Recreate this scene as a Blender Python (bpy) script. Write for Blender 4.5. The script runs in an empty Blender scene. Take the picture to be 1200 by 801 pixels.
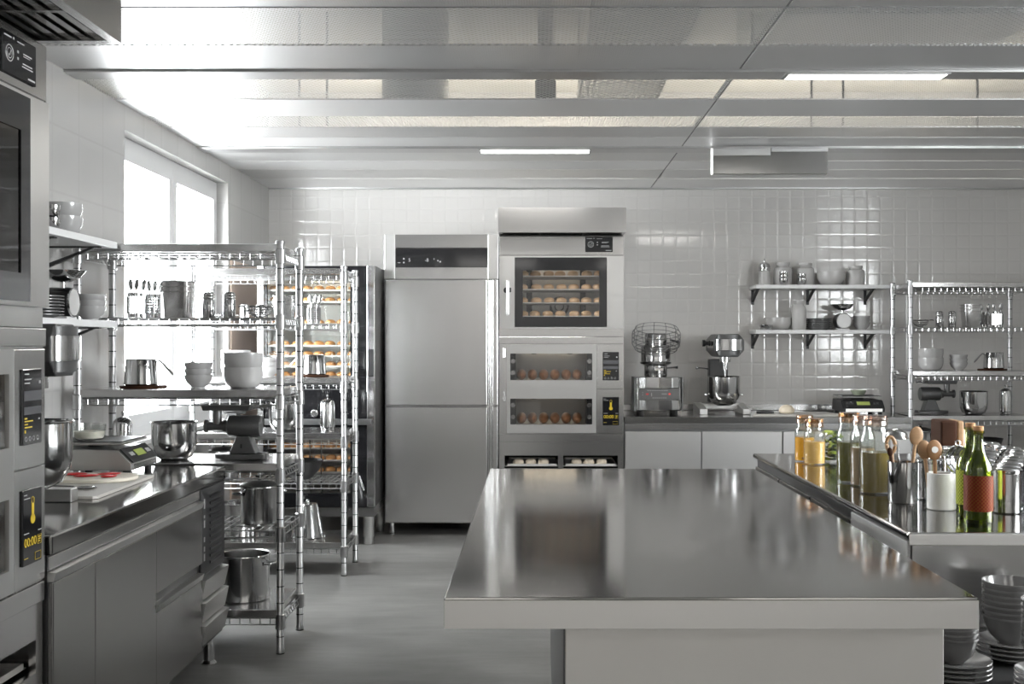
import bpy, bmesh, math, random
from mathutils import Vector, Matrix
R = random.Random(7)
PI = math.pi
SC = bpy.context.scene
COL = SC.collection
EYE, FOC, VX, VY = 1.42, 1333.0, 627.0, 400.5      # eye height, focal length in pixels, vanishing point
def X(px, d): return (px - VX) * d / FOC
def Z(py, d): return EYE - (py - VY) * d / FOC

# ------------------------------------------------------------------ materials
MATS = {}
def nt(name):
    m = bpy.data.materials.new(name); m.use_nodes = True
    t = m.node_tree; t.nodes.clear()
    o = t.nodes.new('ShaderNodeOutputMaterial')
    MATS[name] = m
    return m, t, o
def N(t, kind, **kw):
    n = t.nodes.new(kind)
    for k, v in kw.items():
        if k in n.inputs: n.inputs[k].default_value = v
        else: setattr(n, k, v)
    return n
def L(t, a, b): t.links.new(a, b)
def MA(t, op, a, b=None, c=None):
    n = t.nodes.new('ShaderNodeMath'); n.operation = op
    for i, v in enumerate((a, b, c)):
        if v is None: continue
        if isinstance(v, (int, float)): n.inputs[i].default_value = v
        else: t.links.new(v, n.inputs[i])
    return n.outputs[0]
def rgba(c): return (c[0], c[1], c[2], 1.0)
def pos(t):
    g = t.nodes.new('ShaderNodeNewGeometry'); s = t.nodes.new('ShaderNodeSeparateXYZ')
    L(t, g.outputs['Position'], s.inputs[0]); return g.outputs['Position'], s.outputs
def prin(name, col, rough=.5, metal=0., spec=.5, noise=0, nscale=20., stretch=(1, 1, 1), bump=0., coat=0., emit=0., rvar=0.):
    m, t, o = nt(name)
    p = N(t, 'ShaderNodeBsdfPrincipled')
    p.inputs['Base Color'].default_value = rgba(col); p.inputs['Roughness'].default_value = rough
    p.inputs['Metallic'].default_value = metal; p.inputs['Specular IOR Level'].default_value = spec
    p.inputs['Coat Weight'].default_value = coat
    if emit:
        p.inputs['Emission Color'].default_value = rgba(col); p.inputs['Emission Strength'].default_value = emit
    if noise or bump or rvar:
        tc = N(t, 'ShaderNodeTexCoord'); mp = N(t, 'ShaderNodeMapping'); mp.inputs['Scale'].default_value = stretch
        L(t, tc.outputs['Object'], mp.inputs[0])
        nz = N(t, 'ShaderNodeTexNoise', Scale=nscale, Detail=4.0)
        L(t, mp.outputs[0], nz.inputs['Vector'])
        if noise:
            mx = N(t, 'ShaderNodeMix', data_type='RGBA')
            L(t, nz.outputs['Fac'], mx.inputs[0])
            mx.inputs[6].default_value = rgba([max(0, c * (1 - noise)) for c in col]); mx.inputs[7].default_value = rgba([min(1, c * (1 + noise)) for c in col])
            L(t, mx.outputs[2], p.inputs['Base Color'])
        if rvar:
            L(t, MA(t, 'MULTIPLY_ADD', nz.outputs['Fac'], rvar, rough - rvar / 2), p.inputs['Roughness'])
        if bump:
            b = N(t, 'ShaderNodeBump', Strength=bump, Distance=.01); L(t, nz.outputs['Fac'], b.inputs['Height']); L(t, b.outputs[0], p.inputs['Normal'])
    L(t, p.outputs[0], o.inputs[0])
    return m
STEEL = prin('brushed_steel', (.56, .555, .55), .21, 1., rvar=.025, nscale=2.5)
STEELV = prin('matt_steel', (.6, .595, .585), .36, 1., rvar=.025, nscale=2.5)
TOPST = prin('worktop_steel', (.34, .335, .325), .1, 1., rvar=.03, nscale=3)
EDGEST = prin('edge_steel', (.82, .8, .775), .42, 1.)
SHEETST = prin('side_panel_steel', (.35, .346, .34), .2, 1., rvar=.06, nscale=4)
CHROME = prin('polished_chrome', (.78, .78, .785), .1, 1.)
WIRE = prin('chrome_wire', (.5, .5, .505), .3, 1.)
POLISH = prin('polished_pan_steel', (.56, .56, .56), .13, 1.)
DKSTEEL = prin('dark_steel', (.2, .2, .2), .35, 1.)
IRON = prin('dark_cast_metal', (.1, .1, .1), .42, .6)
BLACK = prin('black_enamel', (.012, .012, .013), .28)
BLKGL = prin('black_glass', (.008, .008, .009), .07, spec=.6)
BLKMAT = prin('black_plastic', (.02, .02, .021), .45)
CERAM = prin('glazed_white_ceramic', (.46, .455, .45), .12, coat=.3)
CERGR = prin('glazed_grey_ceramic', (.42, .415, .41), .16, coat=.3)
STONEW = prin('grey_stoneware', (.5, .49, .48), .25, noise=.06, nscale=12)
DISH = prin('grey_dinnerware', (.18, .177, .174), .12, coat=.4)
PLATED = prin('dark_grey_plate', (.16, .16, .16), .25)
PANELW = prin('window_lit_panel', (.7, .69, .68), .4)  # pale non-metal tone, standing in for left-window light on the near drawers
CROCK = prin('matt_white_crock', (.78, .77, .75), .55)
SHELFW = prin('white_shelf', (.76, .76, .76), .35)
WINW = prin('white_window_frame', (.6, .6, .6), .3)
WOODL = prin('pale_wood', (.37, .22, .11), .5, noise=.25, nscale=9, stretch=(1, 1, 7))
WOODM = prin('brown_wood', (.33, .17, .075), .5, noise=.3, nscale=9, stretch=(1, 1, 7))
WOODD = prin('dark_brown_wood', (.04, .014, .005), .75, spec=.2, noise=.3, nscale=9, stretch=(7, 1, 1))
BOARD = prin('cream_board', (.72, .67, .57), .5, noise=.05, nscale=6)
BOARDG = prin('grey_board', (.45, .43, .4), .45, noise=.05, nscale=6)
MEAT = prin('raw_red_meat', (.5, .02, .02), .3, noise=.35, nscale=60)
CORK = prin('cork', (.5, .27, .13), .8, noise=.3, nscale=90)
DOUGH = prin('pale_dough', (.62, .54, .42), .55, noise=.06, nscale=14)
BUN = prin('golden_bun_crust', (.5, .25, .09), .35, noise=.45, nscale=11, bump=.15)
BUNP = prin('pale_bun_crust', (.55, .36, .2), .4, noise=.35, nscale=11, bump=.15)
LOAF = prin('dark_loaf_crust', (.33, .15, .07), .4, noise=.6, nscale=14, bump=.2)
CREAM = prin('cream', (.85, .81, .72), .3)
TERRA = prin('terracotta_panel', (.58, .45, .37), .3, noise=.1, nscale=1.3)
LCDG = prin('green_display', (.3, .36, .1), .25, emit=.25)
LEAF = prin('green_leaves', (.36, .46, .08), .4, noise=.6, nscale=25)
LEAFD = prin('dark_leaves', (.03, .06, .015), .4, noise=.5, nscale=25)
CLAY = prin('green_glaze', (.36, .4, .3), .25)
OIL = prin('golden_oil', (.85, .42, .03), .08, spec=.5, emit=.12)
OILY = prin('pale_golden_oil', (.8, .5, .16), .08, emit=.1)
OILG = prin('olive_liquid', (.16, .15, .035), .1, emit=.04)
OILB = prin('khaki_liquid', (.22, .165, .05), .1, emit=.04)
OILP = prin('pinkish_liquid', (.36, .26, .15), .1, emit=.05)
SPICE = prin('reddish_spice', (.2, .06, .02), .6, noise=.5, nscale=60)
YELL = prin('yellow_display_light', (.5, .36, .02), .4, emit=.1)
GREY_L = prin('grey_display_light', (.36, .36, .36), .4, emit=.1)
DIM_L = prin('dim_display_light', (.07, .07, .075), .4, emit=.03)
WHITE_L = prin('window_lit_white', (.9, .9, .9), .4, emit=.7)  # glow for the window-lit side of the hanging unit
RED_L = prin('red_display_light', (.5, .05, .05), .4, emit=.4)
GLOWS = prin('fill_lamp_diffuser', (1, .98, .95), .4, emit=1.3)  # diffuser of the added fill lamps
GLOWW = prin('lamp_diffuser', (1, .99, .96), .4, emit=9.)
OVENL = prin('oven_lamp', (1, .86, .66), .4, emit=9.)
RUBBER = prin('rubber', (.02, .02, .02), .7)
PAPER = prin('white_sticker', (.85, .84, .82), .6)
VOIDW = prin('void_plaster', (.5, .48, .43), .8)
DUCT = prin('galvanised_duct', (.58, .58, .58), .4, .9, noise=.08, nscale=5)
CEILT = prin('ceiling_steel', (.8, .8, .8), .42, 1., rvar=.04, nscale=3)
CEILB = prin('ceiling_beam_steel', (.58, .58, .58), .32, 1.)
GAP = prin('dark_gap', (.2, .2, .2), .6)
PLAST = prin('front_wall_plaster', (.8, .785, .765), .6)

def glass(name, tint=(1, 1, 1), refl=.06, edge=.7, rough=.02):
    m, t, o = nt(name)
    lw = N(t, 'ShaderNodeLayerWeight', Blend=.35)
    f = MA(t, 'POWER', lw.outputs['Facing'], 2.2)
    f = MA(t, 'MULTIPLY_ADD', f, edge - refl, refl)
    tr = N(t, 'ShaderNodeBsdfTransparent'); tr.inputs[0].default_value = rgba(tint)
    gl = N(t, 'ShaderNodeBsdfGlossy'); gl.inputs['Roughness'].default_value = rough
    mx = N(t, 'ShaderNodeMixShader'); L(t, f, mx.inputs[0]); L(t, tr.outputs[0], mx.inputs[1]); L(t, gl.outputs[0], mx.inputs[2])
    L(t, mx.outputs[0], o.inputs[0]); return m
GLASS = glass('clear_glass', (.93, .94, .93))
LIDP = glass('amber_lid', (.86, .62, .4), .16, .85, .12)
PLID = glass('pinkish_lid', (.84, .7, .62), .16, .85, .12)
COVGL = glass('reflective_clear_glass', (.8, .81, .81), .22, .9)
PANE = glass('window_pane', (.97, .98, .98), .03, .4)
OVGL = glass('oven_glass', (.86, .86, .86), .05, .5)
OVGLD = glass('dark_oven_glass', (.3, .3, .3), .06, .5)
GREENGL = glass('green_bottle_glass', (.52, .58, .12), .07, .6)

def tile(name, ua, va, col, s=.104, grout=(.5, .49, .475), rough=.18, st=.6):
    m, t, o = nt(name)
    _, P = pos(t)
    cell, mins, fr, fl = [], [], [], []
    for a in (ua, va):
        q = MA(t, 'DIVIDE', P[a], s)
        f = MA(t, 'FRACT', q); fr.append(f); fl.append(MA(t, 'FLOOR', q))
        mins.append(MA(t, 'MINIMUM', f, MA(t, 'SUBTRACT', 1.0, f)))
    mn = MA(t, 'MINIMUM', mins[0], mins[1])
    g = N(t, 'ShaderNodeMapRange', interpolation_type='SMOOTHSTEP'); L(t, mn, g.inputs[0]); g.inputs[1].default_value = .008; g.inputs[2].default_value = .028
    pil = N(t, 'ShaderNodeMapRange', interpolation_type='SMOOTHSTEP'); L(t, mn, pil.inputs[0]); pil.inputs[1].default_value = 0.0; pil.inputs[2].default_value = .13
    cb = N(t, 'ShaderNodeCombineXYZ'); L(t, fl[0], cb.inputs[0]); L(t, fl[1], cb.inputs[1])
    wn = N(t, 'ShaderNodeTexWhiteNoise', noise_dimensions='3D'); L(t, cb.outputs[0], wn.inputs['Vector'])
    sp = N(t, 'ShaderNodeSeparateXYZ'); L(t, wn.outputs['Color'], sp.inputs[0])
    tu = MA(t, 'MULTIPLY', MA(t, 'SUBTRACT', sp.outputs[0], .5), fr[0]); tv = MA(t, 'MULTIPLY', MA(t, 'SUBTRACT', sp.outputs[1], .5), fr[1])
    h = MA(t, 'ADD', MA(t, 'MULTIPLY', pil.outputs[0], .55), MA(t, 'MULTIPLY', MA(t, 'ADD', tu, tv), .5))
    b = N(t, 'ShaderNodeBump', Strength=st, Distance=.004); L(t, h, b.inputs['Height'])
    mx = N(t, 'ShaderNodeMix', data_type='RGBA'); L(t, g.outputs[0], mx.inputs[0]); mx.inputs[6].default_value = rgba(grout); mx.inputs[7].default_value = rgba(col)
    p = N(t, 'ShaderNodeBsdfPrincipled'); L(t, mx.outputs[2], p.inputs['Base Color'])
    p.inputs['Roughness'].default_value = rough; L(t, b.outputs[0], p.inputs['Normal'])
    L(t, p.outputs[0], o.inputs[0]); return m
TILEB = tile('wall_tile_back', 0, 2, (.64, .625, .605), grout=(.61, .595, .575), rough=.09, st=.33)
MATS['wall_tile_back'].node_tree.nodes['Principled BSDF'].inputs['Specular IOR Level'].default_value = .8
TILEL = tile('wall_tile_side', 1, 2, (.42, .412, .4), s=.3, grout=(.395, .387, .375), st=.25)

def perf(name, pitch, hole, col, rough=.34, bump_only=False, dark=False):
    m, t, o = nt(name)
    _, P = pos(t)
    u = MA(t, 'SUBTRACT', MA(t, 'FRACT', MA(t, 'DIVIDE', MA(t, 'ADD', P[0], P[1]), pitch)), .5)
    v = MA(t, 'SUBTRACT', MA(t, 'FRACT', MA(t, 'DIVIDE', MA(t, 'SUBTRACT', P[0], P[1]), pitch)), .5)
    r2 = MA(t, 'ADD', MA(t, 'MULTIPLY', u, u), MA(t, 'MULTIPLY', v, v))
    inside = MA(t, 'LESS_THAN', r2, hole * hole)
    p = N(t, 'ShaderNodeBsdfPrincipled'); p.inputs['Base Color'].default_value = rgba(col); p.inputs['Metallic'].default_value = 1.; p.inputs['Roughness'].default_value = rough
    tr = N(t, 'ShaderNodeBsdfTransparent')
    mx = N(t, 'ShaderNodeMixShader'); L(t, inside, mx.inputs[0]); L(t, p.outputs[0], mx.inputs[1]); L(t, tr.outputs[0], mx.inputs[2])
    L(t, mx.outputs[0], o.inputs[0]); return m
MESH = perf('perforated_mesh', .032, .4, (.85, .85, .85), .42)
MESHO = perf('open_perforated_mesh', .032, .43, (.8, .8, .8), .42)
MESHF = perf('fine_perforated_sheet', .02, .2, (.72, .72, .72), .4)
HOLEP = perf('round_hole_sheet', .075, .36, (.35, .35, .35), .5)

def floor_mat():
    m, t, o = nt('grey_concrete_floor')
    po, P = pos(t)
    n1 = N(t, 'ShaderNodeTexNoise', Scale=1.6, Detail=8.0, Roughness=.62); L(t, po, n1.inputs['Vector'])
    mp = N(t, 'ShaderNodeMapping'); mp.inputs['Scale'].default_value = (1.2, 5, 1); L(t, po, mp.inputs[0])
    n2 = N(t, 'ShaderNodeTexNoise', Scale=2.2, Detail=6.0, Roughness=.7); L(t, mp.outputs[0], n2.inputs['Vector'])
    f = MA(t, 'ADD', MA(t, 'MULTIPLY', n1.outputs['Fac'], .6), MA(t, 'MULTIPLY', n2.outputs['Fac'], .4))
    cr = N(t, 'ShaderNodeValToRGB'); L(t, f, cr.inputs[0])
    cr.color_ramp.elements[0].position = .38; cr.color_ramp.elements[0].color = (.1, .099, .095, 1)
    cr.color_ramp.elements[1].position = .63; cr.color_ramp.elements[1].color = (.19, .187, .18, 1)
    p = N(t, 'ShaderNodeBsdfPrincipled'); L(t, cr.outputs[0], p.inputs['Base Color'])
    L(t, MA(t, 'MULTIPLY_ADD', n1.outputs['Fac'], .25, .28), p.inputs['Roughness'])
    L(t, p.outputs[0], o.inputs[0]); return m
FLOORM = floor_mat()
def weave(name, a, b):                                  # woven net round a bottle's label
    m, t, o = nt(name)
    tc = N(t, 'ShaderNodeTexCoord'); s = N(t, 'ShaderNodeSeparateXYZ'); L(t, tc.outputs['Object'], s.inputs[0])
    an = MA(t, 'ARCTAN2', s.outputs[1], s.outputs[0])
    u = MA(t, 'MULTIPLY', an, 12.0); v = MA(t, 'MULTIPLY', s.outputs[2], 270.0)
    w1 = MA(t, 'ABSOLUTE', MA(t, 'SINE', MA(t, 'ADD', u, v))); w2 = MA(t, 'ABSOLUTE', MA(t, 'SINE', MA(t, 'SUBTRACT', u, v)))
    f = MA(t, 'LESS_THAN', MA(t, 'MINIMUM', w1, w2), .3)
    mx = N(t, 'ShaderNodeMix', data_type='RGBA'); L(t, f, mx.inputs[0]); mx.inputs[6].default_value = rgba(a); mx.inputs[7].default_value = rgba(b)
    p = N(t, 'ShaderNodeBsdfPrincipled', Roughness=.55); p.inputs['Specular IOR Level'].default_value = .15; L(t, mx.outputs[2], p.inputs['Base Color']); L(t, p.outputs[0], o.inputs[0]); return m
NETR = weave('red_net', (.14, .012, .004), (.18, .065, .01))
NETG = weave('green_net', (.2, .24, .015), (.5, .52, .06))

def grooved():                                          # rack posts: a dark groove every three inches
    m, t, o = nt('grooved_chrome_post')
    tc = N(t, 'ShaderNodeTexCoord'); s = N(t, 'ShaderNodeSeparateXYZ'); L(t, tc.outputs['Object'], s.inputs[0])
    f = MA(t, 'LESS_THAN', MA(t, 'FRACT', MA(t, 'DIVIDE', s.outputs[2], .0762)), .06)
    mx = N(t, 'ShaderNodeMix', data_type='RGBA'); L(t, f, mx.inputs[0]); mx.inputs[6].default_value = (.5, .5, .505, 1); mx.inputs[7].default_value = (.03, .03, .03, 1)
    p = N(t, 'ShaderNodeBsdfPrincipled', Metallic=1., Roughness=.28); L(t, mx.outputs[2], p.inputs['Base Color']); L(t, p.outputs[0], o.inputs[0]); return m
GPOST = grooved()
# ------------------------------------------------------------------ mesh helpers
class MB:
    def __init__(s): s.bm = bmesh.new()
    def box(s, x0, x1, y0, y1, z0, z1, b=0, rot=None, seg=2):
        vs = [s.bm.verts.new((x, y, z)) for z in (z0, z1) for y in (y0, y1) for x in (x0, x1)]
        fs = [s.bm.faces.new([vs[i] for i in q]) for q in ((0, 2, 3, 1), (4, 5, 7, 6), (0, 1, 5, 4), (2, 6, 7, 3), (0, 4, 6, 2), (1, 3, 7, 5))]
        allv = vs
        if b:
            es = list({e for f in fs for e in f.edges})
            r = bmesh.ops.bevel(s.bm, geom=es, offset=b, segments=seg, affect='EDGES', profile=.5, clamp_overlap=True)
            allv = list({v for f in r['faces'] for v in f.verts})
            for e in {e for v in allv for e in v.link_edges}: e.smooth = False
        if rot: bmesh.ops.transform(s.bm, matrix=rot, verts=[v for v in allv if v.is_valid])
        return s
    def ring(s, prof, n, M):
        rows = []
        for r, z in prof:
            if r < 1e-6: rows.append([s.bm.verts.new(M @ Vector((0, 0, z)))])
            else: rows.append([s.bm.verts.new(M @ Vector((r * math.cos(2 * PI * i / n), r * math.sin(2 * PI * i / n), z))) for i in range(n)])
        for a, b in zip(rows, rows[1:]):
            for i in range(n):
                j = (i + 1) % n
                q = ([a[0], b[j], b[i]] if len(a) == 1 else [a[i], a[j], b[0]] if len(b) == 1 else [a[i], a[j], b[j], b[i]])
                if len(a) == 1 and len(b) == 1: continue
                s.bm.faces.new(q)
    def lathe(s, prof, c=(0, 0, 0), n=28, axis='z', M=None, sc=(1, 1)):
        A = {'z': Matrix.Identity(4), 'x': Matrix.Rotation(PI / 2, 4, 'Y'), 'y': Matrix.Rotation(-PI / 2, 4, 'X')}[axis]
        MM = (M or Matrix.Identity(4)) @ Matrix.Translation(c) @ A @ Matrix.Diagonal((sc[0], sc[1], 1, 1))
        s.ring(prof, n, MM); return s
    def cyl(s, c, r, h, n=20, axis='z', M=None, r2=None, b=0):
        r2 = r if r2 is None else r2
        pr = [(0, 0), (r, 0), (r2, h), (0, h)] if not b else [(0, 0), (r - b, 0), (r, b), (r2, h - b), (r2 - b, h), (0, h)]
        return s.lathe(pr, c, n, axis, M)
    def sph(s, c, r, u=14, v=9, M=None):
        r = (r, r, r) if isinstance(r, (int, float)) else r
        pr = [(math.sin(PI * k / v), -math.cos(PI * k / v)) for k in range(v + 1)]
        pr[0] = (0, -1); pr[-1] = (0, 1)
        s.ring(pr, u, (M or Matrix.Identity(4)) @ Matrix.Translation(c) @ Matrix.Diagonal((r[0], r[1], r[2], 1))); return s
    def tube(s, pts, r, n=6, closed=False, M=None):
        pts = [Vector(p) for p in pts]; k = len(pts); rows = []
        if M: pts = [M @ p for p in pts]
        rr = r if isinstance(r, (list, tuple)) else [r] * k
        up = Vector((.013, .021, 1)).normalized()
        for i, p in enumerate(pts):
            d = (pts[(i + 1) % k] - pts[i - 1]) if closed else (pts[min(i + 1, k - 1)] - pts[max(i - 1, 0)])
            d.normalize()
            a = d.cross(up)
            if a.length < .05: a = d.cross(Vector((1, 0, 0)))
            a.normalize(); b = d.cross(a)
            rows.append([s.bm.verts.new(p + rr[i] * (math.cos(2 * PI * j / n) * a + math.sin(2 * PI * j / n) * b)) for j in range(n)])
        prs = list(zip(rows, rows[1:])) + ([(rows[-1], rows[0])] if closed else [])
        for a, b in prs:
            for j in range(n): s.bm.faces.new((a[j], a[(j + 1) % n], b[(j + 1) % n], b[j]))
        if not closed:
            s.bm.faces.new(rows[0]); s.bm.faces.new(rows[-1])
        return s
    def torus(s, c, R_, r, n=28, m=6, axis='z', M=None):
        A = {'z': Matrix.Identity(4), 'x': Matrix.Rotation(PI / 2, 4, 'Y'), 'y': Matrix.Rotation(-PI / 2, 4, 'X')}[axis]
        MM = (M or Matrix.Identity(4)) @ Matrix.Translation(c) @ A
        return s.tube([MM @ Vector((R_ * math.cos(2 * PI * i / n), R_ * math.sin(2 * PI * i / n), 0)) for i in range(n)], r, m, True)
    def prism(s, poly, a, b, axis='z', bev=0, M=None):
        def P(u, v, w):
            return {'z': (u, v, w), 'y': (u, w, v), 'x': (w, u, v)}[axis]
        MM = M or Matrix.Identity(4)
        lo = [s.bm.verts.new(MM @ Vector(P(u, v, a))) for u, v in poly]; hi = [s.bm.verts.new(MM @ Vector(P(u, v, b))) for u, v in poly]
        n = len(poly)
        fs = [s.bm.faces.new(lo), s.bm.faces.new(hi)] + [s.bm.faces.new((lo[i], lo[(i + 1) % n], hi[(i + 1) % n], hi[i])) for i in range(n)]
        if bev:
            es = list({e for f in fs for e in f.edges})
            rr = bmesh.ops.bevel(s.bm, geom=es, offset=bev, segments=2, affect='EDGES', profile=.5, clamp_overlap=True)
            for e in {e for f in rr['faces'] for v in f.verts for e in v.link_edges}:
                if n < 10 or e.calc_face_angle(0) > .5: e.smooth = False
        return s
    def slab(s, axis, at, u0, u1, v0, v1, holes, th):
        """a flat sheet with rectangular holes; axis 'y': u=x, v=z, sheet from y=at to at+th; axis 'x': u=y, v=z"""
        us = sorted({u0, u1, *[h[0] for h in holes], *[h[1] for h in holes]}); vs = sorted({v0, v1, *[h[2] for h in holes], *[h[3] for h in holes]})
        solid = {}
        for i in range(len(us) - 1):
            for j in range(len(vs) - 1):
                cu, cv = (us[i] + us[i + 1]) / 2, (vs[j] + vs[j + 1]) / 2
                solid[i, j] = not any(h[0] < cu < h[1] and h[2] < cv < h[3] for h in holes)
        vv = {}
        def V(i, j, k):
            if (i, j, k) not in vv:
                w = at + (th if k else 0)
                vv[i, j, k] = s.bm.verts.new((us[i], w, vs[j]) if axis == 'y' else (w, us[i], vs[j]) if axis == 'x' else (us[i], vs[j], w))
            return vv[i, j, k]
        for (i, j), ok in solid.items():
            if not ok: continue
            s.bm.faces.new((V(i, j, 0), V(i + 1, j, 0), V(i + 1, j + 1, 0), V(i, j + 1, 0))); s.bm.faces.new((V(i, j, 1), V(i, j + 1, 1), V(i + 1, j + 1, 1), V(i + 1, j, 1)))
            for di, dj, a, b in ((-1, 0, (i, j), (i, j + 1)), (1, 0, (i + 1, j), (i + 1, j + 1)), (0, -1, (i, j), (i + 1, j)), (0, 1, (i, j + 1), (i + 1, j + 1))):
                if not solid.get((i + di, j + dj), False): s.bm.faces.new((V(*a, 0), V(*b, 0), V(*b, 1), V(*a, 1)))
        return s
    def build(s, name, mat, parent=None, ang=38, loc=None):
        bmesh.ops.recalc_face_normals(s.bm, faces=s.bm.faces)
        lim = math.radians(ang)
        for e in s.bm.edges:
            if e.calc_face_angle(PI) > lim: e.smooth = False
        for f in s.bm.faces: f.smooth = True
        me = bpy.data.meshes.new(name); s.bm.to_mesh(me); s.bm.free()
        me.materials.append(mat)
        o = bpy.data.objects.new(name, me); COL.objects.link(o)
        if parent: o.parent = parent
        if loc: o.location = loc
        return o
def tag(o, label, cat, group=None, kind=None):
    o['label'] = label; o['category'] = cat
    if group: o['group'] = group
    if kind: o['kind'] = kind
    return o
def thing(name, label, cat, loc=(0, 0, 0), rotz=0, group=None):
    o = bpy.data.objects.new(name, None); COL.objects.link(o); o.empty_display_size = .05
    o.location = loc; o.rotation_euler = (0, 0, rotz); return tag(o, label, cat, group)
def struct(name, mb, mat, label=None, cat=None, ang=38):
    o = mb.build(name, mat, ang=ang); o['kind'] = 'structure'
    o['label'] = label; o['category'] = cat
    return o
KIDS = {}
def kids(o): return [c for c in bpy.data.objects if c.parent == o] if o.name not in KIDS else KIDS[o.name]
def dup(o, loc, rotz=0, label=None, group=None, cat=None):
    ks = KIDS.get(o.name)
    if ks is None: ks = KIDS[o.name] = [(c, [g for g in bpy.data.objects if g.parent == c]) for c in bpy.data.objects if c.parent == o]
    r = o.copy(); COL.objects.link(r); r.location = loc; r.rotation_euler = (0, 0, rotz)
    if label: r['label'] = label
    if group: r['group'] = group
    for c, gs in ks:
        d = c.copy(); COL.objects.link(d); d.parent = r
        for g in gs:
            e = g.copy(); COL.objects.link(e); e.parent = d
    return r
FIRST = {}
def place(kind, make, loc, label, rotz=0, group=None):
    """the first of a kind is built, the others are copies of it and of its parts"""
    if kind not in FIRST:
        o = make(); FIRST[kind] = o; o.location = loc; o.rotation_euler = (0, 0, rotz); o['label'] = label
        if group: o['group'] = group
        return o
    o = dup(FIRST[kind], loc, rotz, label, group)
    if not group and 'group' in o.keys(): del o['group']
    return o
def text(body, size, loc, mat, parent, name='lettering', rx=PI / 2, rz=0, align='CENTER'):
    cu = bpy.data.curves.new(name, 'FONT'); cu.body = body; cu.size = size; cu.align_x = align; cu.align_y = 'CENTER'; cu.extrude = .0004
    tmp = bpy.data.objects.new(name, cu); COL.objects.link(tmp)
    dg = bpy.context.evaluated_depsgraph_get(); me = bpy.data.meshes.new_from_object(tmp.evaluated_get(dg))
    bpy.data.objects.remove(tmp); me.materials.clear(); me.materials.append(mat)
    o = bpy.data.objects.new(name, me); COL.objects.link(o); o.location = loc; o.rotation_euler = (rx, 0, rz); o.parent = parent
    return o
ORD = ['first', 'second', 'third', 'fourth', 'fifth', 'sixth', 'seventh', 'eighth', 'ninth', 'tenth', 'eleventh', 'twelfth', 'thirteenth', 'fourteenth']
# ------------------------------------------------------------------ the room
XL, XR, YB, YF, ZC = -2.165, 4.15, 9.25, -2.2, 2.67
WY0, WY1, WZ0, WZ1 = 6.0, 8.02, .885, 2.54           # window in the left wall
VY0, VY1, VZ0, VZ1 = 1.5, 4.5, 1.05, 2.5             # window in the right wall
VOID = 3.45
struct('floor', MB().box(XL - .2, XR + .2, YF - .2, YB + .2, -.1, 0), FLOORM, 'grey polished concrete kitchen floor', 'floor')
struct('wall_back', MB().box(XL - .2, XR + .2, YB, YB + .2, 0, VOID), TILEB, 'back wall of small square glossy pale grey tiles', 'wall')
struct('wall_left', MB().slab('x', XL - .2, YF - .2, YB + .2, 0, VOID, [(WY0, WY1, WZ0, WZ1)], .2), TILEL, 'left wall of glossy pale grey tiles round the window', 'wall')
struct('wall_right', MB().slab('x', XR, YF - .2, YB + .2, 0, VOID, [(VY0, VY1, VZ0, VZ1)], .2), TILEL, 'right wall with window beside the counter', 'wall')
struct('wall_front', MB().box(XL - .2, XR + .2, YF - .2, YF, 0, VOID), PLAST, 'plain wall behind the viewpoint', 'wall')
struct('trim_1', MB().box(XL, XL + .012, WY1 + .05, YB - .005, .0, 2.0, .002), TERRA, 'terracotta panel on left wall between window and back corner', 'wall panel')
def window(name, x0, x1, y0, y1, z0, z1, n, label, out):
    f = bpy.data.objects.new(name, None); COL.objects.link(f); tag(f, label, 'window', kind='structure')
    t = .055
    m = MB(); m.slab('x', x0, y0, y1, z0, z1, [(y0 + t, y1 - t, z0 + t, z1 - t)], x1 - x0)
    m.build('window_frame', WINW, f)
    w = (y1 - y0 - 2 * t) / n
    for i in range(n):
        a, b = y0 + t + i * w + .004, y0 + t + (i + 1) * w - .004
        s = MB().slab('x', x0 + .01, a, b, z0 + t + .004, z1 - t - .004, [(a + .07, b - .07, z0 + t + .075, z1 - t - .075)], x1 - x0 + .005).build('sash', WINW, f)
        MB().box((x0 + x1) / 2 - .004, (x0 + x1) / 2 + .004, a + .06, b - .06, z0 + t + .065, z1 - t - .065).build('pane', PANE, s)
    m = MB().box(min(out), max(out), y0 - .02, y1 + .02, z0 - .03, z0 - .001, .006); m.build('window_sill', WINW, f)
window('window_1', XL - .14, XL - .08, WY0 + .002, WY1 - .002, WZ0 + .002, WZ1 - .002, 2, 'white framed two-sash window bright with daylight behind the racks', (XL - .14, XL + .03))
window('window_2', XR + .08, XR + .14, VY0 + .002, VY1 - .002, VZ0 + .002, VZ1 - .002, 3, 'white framed window in the right wall', (XR - .03, XR + .14))

# ceiling: a suspended sheet of perforated and plain steel strips with a lit void above
cl = bpy.data.objects.new('ceiling', None); COL.objects.link(cl); tag(cl, 'suspended ceiling of perforated and plain steel strips', 'ceiling', kind='structure')
J = .94
def strip(nm, mat, y0, y1, z=ZC, th=.006, x0=XL, x1=XR):
    for a, b in ((x0, J - .006), (J + .006, x1)): MB().box(a, b, y0, y1, z, z + th).build(nm, mat, cl)
bands = [(-2.2, -1.1, 'p'), (-1.1, -.6, 'm'), (-.6, .4, 'p'), (.4, .95, 'm'), (.95, 1.9, 'p'), (1.9, 2.45, 'm'), (2.45, 3.1, 'p'), (3.1, 3.65, 'm'), (3.65, 4.08, 'f'), (4.08, 4.245, 'f'),
         (4.255, 4.79, 'm'), (4.80, 5.215, 'f'), (5.385, 5.86, 'o'), (5.87, 6.31, 'p'), (6.32, 6.62, 'm'), (6.63, 6.95, 'f'), (6.96, 7.27, 'p'), (7.46, 7.85, 'f'), (7.86, 8.25, 'p'), (8.26, 8.7, 'f'), (8.71, 9.245, 'p')]
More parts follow.
